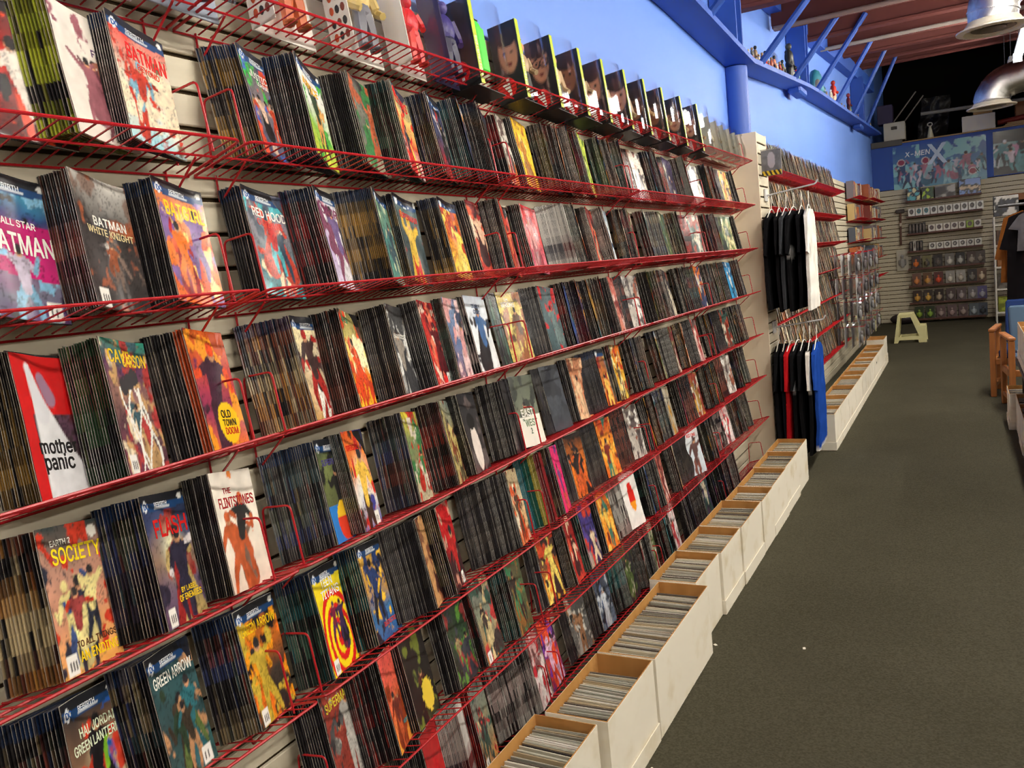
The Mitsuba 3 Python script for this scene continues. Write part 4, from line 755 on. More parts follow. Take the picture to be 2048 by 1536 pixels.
# ---------------------------------------------------------------- toys in window boxes on the topmost shelf
def quadgrid(P00, P10, P01, nu, nv):
    """A flat grid from the corner P00; returns points, faces, u, v in [0, 1]."""
    u, v = np.meshgrid(np.linspace(0, 1, nu + 1), np.linspace(0, 1, nv + 1)); u, v = u.ravel(), v.ravel()
    P00, P10, P01 = map(np.asarray, (P00, P10, P01))
    return P00 + u[:, None] * (P10 - P00) + v[:, None] * (P01 - P00), grid_faces(nu, nv), u, v
def portrait(u, v, rg):
    """A face-like print: dark ground, pale face, hair, sometimes glasses."""
    dark = L(26, 26, 30) * (.6 + .8 * fb(u, v, 4, 3))[:, None]; C = dark
    cx, cy = rg.uniform(.4, .65), rg.uniform(.58, .68); sk = L(*[(196, 140, 120), (206, 150, 134), (130, 84, 62), (186, 130, 104)][int(rg.integers(4))])
    m = sm(np.hypot((u - cx) / .34, (v - cy) / .26) - 1, .1); C = C * (1 - m) + sk * (.65 + .55 * fb(u, v, 5, 9))[:, None] * m
    m = sm(np.hypot((u - cx) / .4, (v - cy - .19) / .12) - 1, .15); C = C * (1 - m) + L(40, 28, 24) * m
    if rg.random() < .5:
        for s in (-.15, .17): C[:] = np.where((np.abs(np.hypot((u - cx - s) / .14, (v - cy) / .055) - 1) < .2)[:, None], INK, C)
    for s in (-.13, .13): C[:] = np.where((np.hypot((u - cx - s) / .05, (v - cy) / .018) < 1)[:, None], INK, C)
    C[:] = np.where((np.hypot((u - cx) / .1, (v - cy + .15) / .02) < 1)[:, None], L(110, 46, 44), C)
    return np.clip(C, .004, .9)
def toy_body(mb, c, h, col, rg, wide=1.0):
    """A small standing figure of height h with its feet at c."""
    x, y, z = c; a, b, d = [np.asarray(q) for q in col]; s = h
    for sd in (-1, 1):
        mb.tube(bend([[x + sd * .10 * s * wide, y, z], [x + sd * .09 * s * wide, y - .01 * s, z + .22 * s], [x + sd * .05 * s * wide, y, z + .46 * s]], .05 * s, 2), np.linspace(.06, .085, 5) * s * wide, b, 6)
        mb.ell([x + sd * .10 * s * wide, y - .03 * s, z + .02 * s], [.06 * s, .09 * s, .03 * s], b * .6)
        ez = rg.uniform(.42, .62); mb.tube(bend([[x + sd * .17 * s * wide, y, z + .76 * s], [x + sd * .25 * s * wide, y - .03 * s, z + ez * s], [x + sd * .2 * s * wide, y - rg.uniform(.05, .16) * s, z + (ez - .08) * s]], .05 * s, 2), np.linspace(.065, .045, 5) * s * wide, a * .9, 6)
    mb.ell([x, y, z + .63 * s], [.16 * s * wide, .10 * s * wide, .2 * s], a, 2); mb.ell([x, y, z + .46 * s], [.13 * s * wide, .09 * s * wide, .09 * s], b)
    mb.ell([x, y, z + .91 * s], [.075 * s * wide, .085 * s, .095 * s], d, 2)
    return mb
WB = [2.40, 2.72, 3.00, 3.26, 3.51, 3.78, 4.05, 4.33, 4.65, 4.98]
for i, x in enumerate(WB):
    rg = np.random.default_rng(400 + i); w, d, h = 0.185, 0.125, 0.275
    X = tr(x, YW - 0.105, ZL[0] - 0.032) @ rot('x', -7) @ rot('y', 3.5)
    k = thing('boxed_figure', f'black and lime box with a {["green toy", "dark-haired portrait side", "bespectacled portrait side", "black head above its side", "brown print", "dark print and a tan toy", "grey print", "yellow-lit print", "black printed band", "grey-brown print"][i]}, {["first", "second", "third", "fourth", "fifth", "sixth", "seventh", "eighth", "ninth", "tenth"][i]} in topmost row', 'toy box')
    mb = MB(); bl = L(24, 26, 30)
    mb.box([0, d / 2 - .004, 0], [w, d / 2, h], bl, .001, X); mb.box([0, -d / 2 + .014, 0], [.003, d / 2 - .004, h], bl, .001, X); mb.box([.003, -d / 2 + .03, 0], [w, d / 2 - .004, .004], bl, .001, X); mb.box([.003, d / 2 - .04, h - .004], [w, d / 2 - .004, h], bl, .001, X)
    part(k, 'tray', mb, 'm_semi'); part(k, 'backing', MB().box([.006, d / 2 - .008, .006], [w - .004, d / 2 - .0045, h - .006], L(150, 138, 112), .001, X), 'm_semi')
    P, F, u, v = quadgrid([-.0008, d / 2 - .003, .002], [-.0008, -d / 2 + .014, .002], [-.0008, d / 2 - .003, h - .002], 22, 44)
    C = portrait(u, v, rg) if i else np.tile(L(26, 34, 34), (len(u), 1)) * (.6 + .8 * fb(u, v, 3, 4))[:, None]
    part(k, 'side_print', MB().add(xf(X, P), F, C), 'm_semi')
    v, f = lathe([(0, 0), (.036, 0), (.036, .003), (0, .003)], 26); Y = X @ tr(-.0012, 0.022, .052) @ rot('y', -90)
    mb = MB().add(xf(Y, v), f, L(206, 28, 32)); kb = part(k, 'round_badge', mb, 'm_print')
    mb = MB(); Y2 = Y @ rot('z', 35); mb.box([-.022, -.007, .0032], [.022, .007, .0042], L(232, 226, 220), .0005, Y2); mb.box([-.014, -.030, .0032], [-.004, .034, .0040], L(232, 226, 220), .0005, Y2 @ rot('z', 60)); part(kb, 'badge_bar', mb, 'm_print')
    mb = MB(); mb.box([-.0015, -d / 2 + .012, 0], [.020, -d / 2 + .0145, h], L(190, 206, 60), .0006, X); ks = part(k, 'lime_strip', mb, 'm_print')
    V, Ft = text('GHOSTBUSTERS', .0125); V = V * [min(1, .24 / V[:, 0].max()), 1, 1]
    Z = X @ tr(.016, -d / 2 + .0118, .014) @ rot('y', -90) @ rot('x', 90)
    part(ks, 'strip_lettering', MB().add(xf(Z, V), Ft, L(238, 238, 226)), 'm_print')
    col = [[L(80, 220, 70), L(60, 200, 60), L(90, 230, 90)], [L(190, 160, 120), L(90, 80, 66), L(206, 150, 120)], [L(176, 150, 116), L(60, 60, 60), L(196, 140, 110)]][0 if i == 0 else 1 + i % 2]
    mb = toy_body(MB(), [w * .55, 0, .012], .22, col, rg)
    if i == 0: mb = MB().box([w * .35, -.03, .06], [w * .62, .03, .21], L(80, 220, 70), .006); mb.ell([w * .48, 0, .2], [.03, .03, .04], L(90, 230, 90), 2)
    mb.v = [xf(X, q) for q in mb.v]; part(k, 'toy', mb, 'm_semi')
    # clear blister, bulging towards the aisle
    a = np.linspace(0, 1, 9); prof = [(.021 + (w - .023) * t, -d / 2 + .012 - .03 * math.sin(math.pi * t) ** .5) for t in a]
    mb = MB(); n = len(prof)
    mb.add(xf(X, np.array([[px, py, zz] for zz in (.004, .05, h - .05, h - .006) for px, py in prof])), grid_faces(n - 1, 3)); part(k, 'clear_blister', mb, 'm_clear')
def clam(x, w, h, card, toy, label, rg, d=.09, rows=False, tilt=-9):
    k = thing('blister_pack', label, 'blister pack'); X = tr(x, YW - 0.075, ZL[0] - 0.03) @ rot('x', tilt) @ rot('y', 3.5)
    mb = MB().box([0, -.002, 0], [w, .002, h], card, .001, X); mb.box([0, -d * .8, 0], [.003, -.002, h], card, .001, X)
    part(k, 'card', mb, 'm_semi')
    if rows:
        mb = MB()
        for r_ in range(7):
            for c_ in range(3): mb.ell([-.0006, -.02 - .018 * c_, .03 + .034 * r_], [.0012, .007, .011], [L(120, 60, 50), L(40, 40, 44), L(190, 80, 50)][int(rg.integers(3))], 1, X)
        part(k, 'side_pictures', mb, 'm_semi')
    mb = toy_body(MB(), [w * .52, -.035, .02], h * .8, toy, rg); mb.v = [xf(X, q) for q in mb.v]; part(k, 'toy', mb, 'm_semi')
    a = np.linspace(0, 1, 7); prof = [(.004 + (w - .008) * t, -.004 - d * min(1, 4 * math.sin(math.pi * t) ** 1.2)) for t in a]
    part(k, 'clear_bubble', MB().add(xf(X, np.array([[px, py, zz] for zz in (.004, .02, h - .03, h - .006) for px, py in prof])), grid_faces(6, 3)), 'm_clear')
rg = np.random.default_rng(77)
W_ = L(232, 228, 220)
clam(.98, .20, .24, L(196, 184, 196), [L(120, 100, 130), L(60, 60, 70), L(160, 150, 160)], 'clear clamshell toy pack with a lilac card at the top left', rg)
clam(1.22, .18, .24, L(150, 160, 176), [L(190, 190, 200), L(90, 80, 110), L(60, 60, 70)], 'clear clamshell toy pack with a grey-blue card, left of the white ones', rg)
clam(1.50, .21, .29, W_, [L(120, 70, 40), L(190, 96, 50), L(150, 100, 70)], 'white blister pack with a brown and orange toy, first white pack of the topmost row', rg, rows=True)
clam(1.78, .21, .29, W_, [L(206, 180, 110), L(110, 110, 120), L(222, 196, 110)], 'white blister pack with a blond toy and rows of small pictures on its side', rg, rows=True)
clam(2.03, .17, .25, L(222, 216, 210), [L(200, 40, 40), L(206, 60, 50), L(190, 36, 40)], 'clear blister pack with a red toy beside the first black window box', rg)
clam(2.24, .15, .29, L(44, 36, 70), [L(60, 50, 110), L(40, 36, 60), L(90, 80, 140)], 'dark violet toy pack half hidden behind the first black window box', rg)
for i, x in enumerate([5.28, 5.46, 5.62, 5.78, 5.94]):
    clam(x, .15, .235 - .008 * i, L(196, 190, 170) if i % 2 else L(176, 176, 160), [L(150, 140, 110), L(120, 120, 120), L(90, 100, 120)], f'clear grey blister pack, {["first", "second", "third", "fourth", "last"][i]} of five at the far end of the topmost row', rg)
# striped pack hanging on the post
k = thing('blister_pack', 'small clear pack with a black and yellow striped edge hanging on the slatted post', 'blister pack')
X = tr(6.33, 1.262, 2.13)
mb = MB().box([0, -.14, 0], [.012, 0, .18], L(120, 116, 112), .002, X); part(k, 'card', mb, 'm_semi')
P, F, u, v = quadgrid([-.001, -.002, .002], [-.001, -.138, .002], [-.001, -.002, .178], 30, 40)
C = np.clip(L(110, 110, 112) * (.4 + 1.2 * fb(u, v, 5, 8))[:, None], 0, 1); C = np.where((np.hypot((u - .5) / .2, (v - .6) / .32) < 1)[:, None], L(170, 164, 170), C); C = np.where((v < .2)[:, None], mixc(L(226, 190, 50), INK, np.sin((u + v * .6) * 28) > 0), C)
part(k, 'front_print', MB().add(xf(X, P), F, C), 'm_print', True)
part(k, 'clear_bubble', MB().box([.013, -.13, .01], [.09, -.01, .17], b=.012, X=X), 'm_clear')
part(k, 'hook', MB().tube(bend([[.05, .012, .19], [.05, -.1, .19], [.05, -.12, .21]], .02), .003, L(150, 150, 150), X=X), 'm_semi')

# ---------------------------------------------------------------- shirts on two arms in front of the post
from shapely.geometry import Polygon
def shirt_mesh(w=.27, ln=.70, sl=.24, depth=.034, seed=0):
    half = [(.075, 0), (.21, -.045), (.235, -.06), (w + .055, -.06 - sl), (w - .055, -.085 - sl), (w - .03, -.19), (w - .015, -.4), (w + .005, -ln)]
    pts = [(0, -.025)] + half + [(-x, z) for x, z in half[::-1]]
    m = trimesh.creation.extrude_polygon(Polygon(pts), depth, engine='earcut')
    v, f = trimesh.remesh.subdivide_to_size(np.array(m.vertices), np.array(m.faces), .055, max_iter=6)
    v = v - [0, 0, depth / 2]
    q = np.stack([v[:, 0], v[:, 2] * np.clip(1 - (np.abs(v[:, 0]) / (w + .08)) ** 4, .35, 1), v[:, 1]], -1)
    q[:, 1] += .045 * (meshkit.fbm(np.stack([q[:, 0] * 7, q[:, 2] * 2.2, np.full(len(q), seed * 3.1)], -1), 3, seed) - .5) * np.clip(-q[:, 2] * 4, 0, 1.3)
    return q, f
def shirt(label, cat, X, col, hang, seed, ln=.7, panel=None):
    k = thing('t_shirt', label, cat)
    v, f = shirt_mesh(ln=ln, seed=seed)
    C = np.tile(col, (len(v), 1)) * (.8 + .4 * meshkit.noise(v * 14, seed))[:, None]
    if panel: C = np.where((panel(v))[:, None], panel.col, C)
    part(k, 'cloth', MB().add(xf(X, v), f, np.clip(C, .003, .9)), 'm_cloth', True)
    h = thing('coat_hanger', f'{hang} plastic hanger holding the {label}', 'coat hanger')
    cw = L(232, 228, 216) if hang == 'white' else L(30, 30, 32)
    part(h, 'frame', MB().tube(bend([[-.205, 0, -.052], [-.05, 0, .022], [0, 0, .03], [.05, 0, .022], [.205, 0, -.052], [-.205, 0, -.056]], .02, 3), .0045, cw, 6, X), 'm_semi', True)
    part(h, 'hook', MB().tube([[0, 0, .03], [0, 0, .09]] + [[.024 * (1 - math.cos(a)), 0, .09 + .024 * math.sin(a) * 1.6] for a in np.linspace(.3, 3.6, 8)], .003, cw, 6, X), 'm_semi', True)
def arm(z, label):
    k = thing('garment_rail', label, 'display arm')
    part(k, 'bar', MB().tube(bend([[6.455, 1.274, z - .02], [6.455, 1.1, z], [6.455, .92, z + .02], [6.455, .905, z + .05]], .02), .006, L(190, 190, 190), 8), 'm_semi', True)
    part(k, 'plate', MB().box([6.41, 1.262, z - .06], [6.50, 1.2735, z + .03], L(190, 190, 190), .002), 'm_semi')
arm(2.02, 'chrome display arm on the slatted post holding the upper shirts'); arm(1.05, 'chrome display arm on the slatted post holding the lower shirts')
class Pn:
    def __init__(s, fn, col): s.fn, s.col = fn, col
    def __call__(s, v): return s.fn(v)
BK = L(24, 24, 26)
up = [('black shirt against the post, first of the upper tier', BK), ('second black shirt of the upper tier', BK * 1.1), ('charcoal shirt of the upper tier between black ones', L(56, 58, 62)), ('upper black shirt with a small white print', BK), ('black shirt just behind the white one', L(20, 20, 22)), ('white shirt with a raglan sleeve, front of the upper tier', L(236, 232, 224))]
for i, (lb, c) in enumerate(up):
    X = tr(6.455 + .01 * math.sin(i * 2), 1.235 - .052 * i, 1.87) @ rot('z', 3 * math.sin(i * 1.7))
    pn = Pn(lambda v: (np.hypot(v[:, 0] + .2, v[:, 2] + .3) < .05), L(226, 226, 226)) if i == 3 else None
    shirt(lb, 'shirt', X, c, 'white', 11 + i, .69 + .02 * (i % 2), pn)
lo = [('black shirt against the post, first of the lower tier', BK), ('black shirt with a red inner edge, lower tier', L(26, 28, 34)), ('red shirt in the lower tier', L(178, 28, 34)), ('black shirt with a pale tag, lower tier', BK), ('black shirt behind the white-sleeved one, lower tier', L(22, 22, 24)), ('black shirt with white sleeves, lower tier', BK), ('royal blue shirt with a white hem, lower tier front', L(34, 72, 160))]
for i, (lb, c) in enumerate(lo):
    X = tr(6.455 + .012 * math.sin(i * 2.4), 1.24 - .044 * i, .90) @ rot('z', 3 * math.sin(i * 1.3 + 1))
    pn = {5: Pn(lambda v: (np.abs(v[:, 0]) > .2) & (v[:, 2] > -.32), L(226, 222, 214)), 6: Pn(lambda v: v[:, 2] < -.735, L(228, 224, 214)), 3: Pn(lambda v: (np.hypot(v[:, 0] + .27, v[:, 2] + .3) < .035), L(190, 190, 196))}.get(i)
    shirt(lb, 'shirt', X, c, 'white', 31 + i, .78 if i < 6 else .75, pn)
# ---------------------------------------------------------------- back wall: shelves of boxed collectibles, posters
BX = XB - 0.015
SHZ = [2.235, 1.955, 1.645, 1.325, 1.005, 0.69, 0.375, 0.075]
SN = ['top', 'second', 'third', 'fourth', 'fifth', 'sixth', 'seventh', 'lowest']
for i, z in enumerate(SHZ):
    k = thing('display_shelf', f'brown ledge shelf on the back slatwall, {SN[i]} of eight', 'shelf')
    y0, y1 = -0.29, 0.93
    part(k, 'board', MB().box([BX - .20, y0, z - .028], [BX, y1, z - .012], L(84, 60, 52), .002), 'm_semi')
    part(k, 'lip', MB().box([BX - .204, y0, z - .028], [BX - .2005, y1, z + .004], L(92, 58, 50), .001), 'm_semi')
def toy_box(label, c, w, d, h, col, rg, group=None, kind='toy box', pic=None, name='boxed_toy'):
    """A carton standing on a shelf, its printed front towards the aisle (-x)."""
    k = thing(name, label, kind, group); x, y, z = c
    part(k, 'carton', MB().box([x, y - w / 2, z], [x + d, y + w / 2, z + h], col, .003), 'm_semi')
    P, F, u, v = quadgrid([x - .0015, y + w / 2 - .004, z + .004], [x - .0015, y - w / 2 + .004, z + .004], [x - .0015, y + w / 2 - .004, z + h - .004], 16, 16)
    C = np.tile(np.asarray(col), (len(u), 1)); pc = pic or [L(60, 56, 60), L(110, 100, 96)]
    if kind == 'toy box':
        m = fb(u, v, 3.5, int(rg.integers(900)), 3)
        C = C * (.6 + .8 * m)[:, None]; C = np.where((m > .55)[:, None], pc[0], C); C = np.where((m < .42)[:, None], pc[-1], C)
    else:
        C = np.where((np.hypot((u - .5) / .33, (v - .6) / .3) < 1)[:, None], pc[0], C); C = np.where((np.hypot((u - .45) / .14, (v - .62) / .13) < 1)[:, None], pc[-1], C)
    part(k, 'front_print', MB().add(P, F, np.clip(C, .003, .9)), 'm_print', True)
rg = np.random.default_rng(8)
z = SHZ[0] - .011
toy_box('dark box with a teal and cream picture, leftmost of four under the poster', (BX - .17, .79, z), .22, .15, .25, L(40, 44, 56), rg, pic=[L(90, 176, 186), L(230, 220, 170)])
toy_box('narrow dark box with a lime green toy, second of the four under the poster', (BX - .17, .56, z), .2, .15, .22, L(40, 44, 40), rg, pic=[L(176, 206, 50), L(60, 90, 60)])
toy_box('grey box with a clear window, third of the four under the poster', (BX - .17, .28, z), .33, .15, .22, L(96, 96, 94), rg, pic=[L(180, 176, 170), L(60, 54, 54)])
toy_box('black box with a blue sky picture, right end of the four under the poster', (BX - .17, -.11, z), .34, .16, .28, L(34, 30, 32), rg, pic=[L(120, 150, 206), L(206, 180, 150)])
for i in range(10):
    toy_box('small white box with a dark round picture in the upper row of white boxes', (BX - .15, .84 - .122 * i, SHZ[1] - .011), .112, .10, .155, L(226, 224, 218), rg, 'upper white boxes on the back wall', 'small box', [L(40, 110, 120) if i in (1, 2) else L(70, 66, 66), L(110, 100, 96)], 'white_box')
for i in range(7):
    toy_box('small white box with a dark round picture in the middle row of white boxes', (BX - .15, .52 - .122 * i, SHZ[2] - .011), .112, .10, .14, L(222, 216, 206) if i != 5 else L(150, 176, 60), rg, 'middle white boxes on the back wall', 'small box', [L(80, 60, 64), L(110, 96, 90)], 'white_box')
    toy_box('small white box with a grey doughnut-like picture in the lower row of white boxes', (BX - .15, .52 - .122 * i, SHZ[3] - .011), .112, .10, .135, L(222, 220, 212), rg, 'lower white boxes on the back wall', 'small box', [L(80, 76, 76), L(190, 186, 180)], 'white_box')
for r, n in ((2, 5), (3, 4)):
    for i in range(n):
        toy_box(f'slim black box standing left of the {["middle", "lower"][r - 2]} white boxes', (BX - .15, .87 - .056 * i, SHZ[r] - .011), .048, .12, .19, L(36, 32, 34) if not (r == 3 and i == 1) else L(190, 186, 180), rg, f'slim black boxes beside the {["middle", "lower"][r - 2]} white boxes', 'small box', [L(120, 110, 100), L(60, 40, 40)], 'slim_box')
def wall_pack(label, group, c, w, h, card, toy, rg, dome=False, axis='x', detail=True):
    """A carded toy under a clear bubble; it faces -x ('x') or -y ('y')."""
    k = thing('carded_toy', label, 'blister pack', group); x, y, z = c
    X = tr(x, y, z) if axis == 'y' else tr(x, y, z) @ rot('z', -90)
    part(k, 'card', MB().box([-w / 2, -.002, 0], [w / 2, .002, h], card, .0008, X), 'm_semi')
    if detail:
        mb = MB(); mb.ell([0, -.025, h * .38], [w * .22, .02, h * .24], toy, 2); mb.ell([0, -.027, h * .68], [w * .13, .018, h * .1], toy * .8 + .05, 1)
        for s in (-1, 1): mb.ell([s * w * .26, -.022, h * .4], [w * .07, .014, h * .16], toy * .7, 1)
        mb.v = [xf(X, q) for q in mb.v]; part(k, 'toy', mb, 'm_semi')
    a = np.linspace(0, math.pi, 7); n = 7
    prof = [(-w * .42 * math.cos(t), -.003 - .045 * min(1, 2 * math.sin(t))) for t in a]
    top = h * (.93 if dome else .86)
    rows = [(h * .06, 1), (h * .1, 1), (top * .8, 1), (top, .55 if dome else .9)]
    part(k, 'clear_bubble', MB().add(xf(X, np.array([[px * s, py if q not in (0, 3) else py * .6, zz] for q, (zz, s) in enumerate(rows) for px, py in prof])), grid_faces(n - 1, 3)), 'm_clear')
PK = {4: [(.80, 'orange-based domed', L(70, 60, 60), L(226, 120, 50)), (.62, 'olive', L(120, 116, 80), L(90, 80, 50)), (.44, 'dark', L(50, 46, 48), L(90, 80, 76)), (.25, 'grey', L(120, 116, 112), L(220, 214, 206)), (.08, 'black-framed', L(60, 58, 60), L(190, 190, 186)), (-.10, 'brown', L(90, 76, 72), L(170, 160, 150)), (-.24, 'round-topped grey', L(100, 92, 88), L(150, 140, 130))],
      5: [(.80, 'orange domed', L(120, 90, 80), L(230, 150, 90)), (.62, 'amber domed', L(110, 80, 60), L(220, 160, 80)), (.44, 'red-based domed', L(100, 60, 58), L(230, 90, 60)), (.25, 'bright grey', L(170, 166, 160), L(226, 220, 210)), (.08, 'pale', L(180, 176, 170), L(220, 210, 196)), (-.10, 'dark grey', L(76, 72, 72), L(140, 136, 130)), (-.25, 'bulbous shiny', L(120, 96, 80), L(240, 220, 190))],
      6: [(.80, 'amber domed', L(70, 54, 50), L(226, 170, 80)), (.62, 'amber domed', L(70, 60, 56), L(226, 180, 90)), (.44, 'dark domed', L(56, 44, 42), L(190, 170, 150)), (.25, 'brown-grey', L(90, 76, 76), L(170, 160, 156)), (.08, 'mauve-grey', L(110, 96, 98), L(190, 176, 176)), (-.10, 'silver', L(130, 126, 130), L(206, 200, 200)), (-.25, 'violet', L(110, 104, 150), L(190, 190, 206))],
      7: [(.78, 'lime', L(60, 70, 50), L(160, 190, 70)), (.60, 'lime', L(56, 66, 48), L(150, 186, 80)), (.42, 'rose-grey', L(110, 90, 92), L(180, 160, 156)), (.24, 'rose-grey', L(116, 96, 98), L(176, 150, 150)), (.06, 'rose-grey', L(110, 92, 94), L(186, 166, 160)), (-.11, 'blue-grey', L(110, 120, 126), L(190, 200, 206)), (-.25, 'slate', L(90, 98, 110), L(60, 66, 76))]}
seen = {}
for r, row in PK.items():
    for j, (y, nm, card, toy) in enumerate(row):
        lab = f'{nm} blister pack, {["leftmost", "second", "third", "fourth", "fifth", "sixth", "rightmost"][j]} on the {SN[r]} ledge of the back wall'
        wall_pack(lab, None, (BX - .13, y, SHZ[r] - .011), .15, .23, card, toy, rg, 'domed' in nm)
# posters on the blue band
def poster(label, y1, y0, z0, z1, fn, nu, nv):
    k = thing('poster', label, 'poster'); x = XB - .024
    P, F, u, v = quadgrid([x, y1, z0], [x, y0, z0], [x, y1, z1], nu, nv)
    b = MB().box([x + .0006, y0, z0], [x + .003, y1, z1], L(206, 206, 206), .0005); part(k, 'sheet', b, 'm_semi')
    part(k, 'print', MB().add(P, F, fn(u, v)), 'm_print', True); return k + '__print', x
def xart(u, v):
    rg = np.random.default_rng(3); x, y = u * 1.85, v
    t = np.clip(v + .15 * (fb(x, y, 2, 4) - .5), 0, 1)[:, None]; C = L(96, 150, 170) * (1 - t) + L(40, 84, 160) * t
    for k, (a, b) in enumerate([((.62, .66, .46), 0), ((.58, .7, .6), 1)]): m = np.clip((fb(x, y, 4 + k, 7 + k, 4) - .52) / .05, 0, 1)[:, None] * (np.abs(u - .85 * (k % 2)) < .3)[:, None]; C = C * (1 - m) + L(140, 196, 200) * m
    cols = [L(40, 70, 110), L(150, 190, 196), L(60, 110, 130), L(206, 196, 206), L(40, 50, 70), L(176, 110, 130)]
    for i in range(20): figure_art(C, x, y, .12 + 1.65 * i / 19, .3 + .12 * math.sin(i * 2.1), .32 + .08 * math.sin(i * 1.3), [cols[int(rg.integers(6))] for _ in range(3)], rg)
    for cx, cy in ((.17, .62), (.66, .6), (1.58, .22)):
        C[:] = np.where((np.hypot(x - cx, y - cy) < .075)[:, None], L(150, 40, 66), C); C[:] = np.where((np.abs(np.hypot(x - cx, y - cy) - .075) < .012)[:, None], L(206, 190, 190), C)
    return np.clip(C, .004, .9)
k, x = poster('wide blue poster crowded with figures and white lettering on the back wall', 1.12, -.385, 2.47, 3.24, xart, 130, 70)
def wall_text(k, s, h, y, z, col, name, xx, slant=0.0):
    V, Ft = text(s, h); P = np.stack([np.full(len(V), xx - .002) - V[:, 2], y - V[:, 0] - slant * V[:, 1], z + V[:, 1] - .06 * V[:, 0] * 0], -1)
    part(k, name, MB().add(P, Ft, col), 'm_print')
wall_text(k, 'X-MEN', .085, .92, 3.04, L(236, 236, 240), 'title_lettering', x, .1)
wall_text(k, 'X', .34, .56, 2.86, L(206, 222, 240), 'big_letter', x); wall_text(k, 'X', .07, -.205, 2.615, L(30, 26, 40), 'badge_letter', x)
def part2(u, v):
    rg = np.random.default_rng(9); x, y = u * 1.5, v
    C = np.where((v > .72)[:, None] | (v < .2)[:, None], L(40, 36, 40), L(150, 176, 176)) * (.7 + .6 * fb(x, y, 5, 2))[:, None]
    cols = [L(206, 150, 180), L(226, 210, 220), L(90, 150, 156), L(40, 36, 44), L(220, 220, 226)]
    for i in range(14): figure_art(C, x, y, .06 + 1.35 * i / 13, .38 + .1 * math.sin(i * 1.7), .42, [cols[int(rg.integers(5))] for _ in range(3)], rg)
    return np.clip(C, .004, .9)
poster('dark poster with pale pink figures at the photo edge, beside the blue poster', -.49, -1.62, 2.50, 3.25, part2, 80, 50)
# toys hanging left of the shelves
k = thing('toy_hammer', 'long toy hammer hanging on the back slatwall left of the boxes', 'toy')
part(k, 'head', MB().box([BX - .06, .96, 2.04], [BX - .02, 1.11, 2.11], L(70, 62, 58), .01), 'm_semi'); part(k, 'handle', MB().tube([[BX - .04, 1.03, 2.04], [BX - .035, 1.045, 1.45]], .018, L(96, 66, 56), 8), 'm_semi', True); part(k, 'band', MB().tube([[BX - .04, 1.035, 1.86], [BX - .04, 1.037, 1.80]], .023, L(200, 190, 176), 8), 'm_semi', True)
rg = np.random.default_rng(12)
wall_pack('tall clear pack with a white header hanging below the toy hammer', None, (BX - .04, 1.03, .98), .2, .38, L(190, 184, 170), L(150, 150, 150), rg)
k = thing('round_toy', 'dark toy lying on the floor behind the step stool by the back wall', 'toy'); MB().ell([17.2, 1.05, .1], [.12, .22, .1], L(44, 36, 40), 2).build(k, 'm_semi', True)
# hook packages and toy boxes near the back corner
n = 0
SL = [L(176, 176, 180), L(150, 150, 152), L(110, 110, 116), L(206, 206, 208), L(90, 86, 92), L(130, 120, 126)]
for r, z in enumerate((1.22, .94, .66, .36)):
    for cidx, x in enumerate((10.75, 11.55, 12.3, 13.1)):
        kk = thing('peg_hook', f'red wire peg hook holding grey packs near the back corner, {["upper", "second", "third", "lowest"][r]} tier, {["first", "second", "third", "last"][cidx]}', 'hook')
        MB().tube([[x, YW - .002, z + .24], [x, 1.08, z + .245], [x, 1.06, z + .27]], .004).build(kk, 'm_red', 40, vc=False)
        for d in range(4):
            wall_pack(f'grey blister pack hanging in the {["upper", "second", "third", "lowest"][r]} tier of hooks near the back corner', f'grey packs on {["upper", "second", "third", "lowest"][r]} hooks', (x + rg.uniform(-.03, .03), 1.36 - .075 * d, z), .22, .25, SL[int(rg.integers(6))] * rg.uniform(.6, 1.1), SL[int(rg.integers(6))] * .7, rg, axis='y', detail=d == 3)
TB = [L(150, 130, 120), L(190, 180, 170), L(180, 96, 56), L(120, 110, 116), L(90, 96, 110), L(206, 176, 120), L(140, 60, 50), L(196, 190, 176)]
for r in range(4):
    x = 12.95
    i = 0
    while x < 16.1:
        w = rg.uniform(.16, .3); k = thing('boxed_toy', f'{["pale", "orange and grey", "mottled", "silvery"][r]} toy box, {["first", "second", "third", "fourth", "fifth", "sixth", "seventh", "eighth", "ninth", "tenth", "eleventh", "twelfth", "thirteenth", "fourteenth", "fifteenth"][min(i, 14)]} on the {["topmost", "second", "third", "fourth"][r]} corner shelf', 'toy box')
        yb = YF + .06 if x < 14.05 else YF - .03; h = rg.uniform(.18, .25); c = TB[int(rg.integers(8))] * rg.uniform(.7, 1.1)
        v, f = cbox([x, yb, ZL[r] - .03], [x + w, YW - .02, ZL[r] - .03 + h], .004)
        part(k, 'carton', MB().add(v, f, c), 'm_semi')
        P, F, u, v = quadgrid([x + .004, yb - .0015, ZL[r] - .026], [x + w - .004, yb - .0015, ZL[r] - .026], [x + .004, yb - .0015, ZL[r] - .034 + h], 12, 14)
        m = fb(u, v, 3, int(rg.integers(900))); part(k, 'front_print', MB().add(P, F, np.clip(np.where((m > .52)[:, None], TB[int(rg.integers(8))], c) * (.5 + m)[:, None], .003, .9)), 'm_print', True)
        x += w + rg.uniform(.02, .08); i += 1
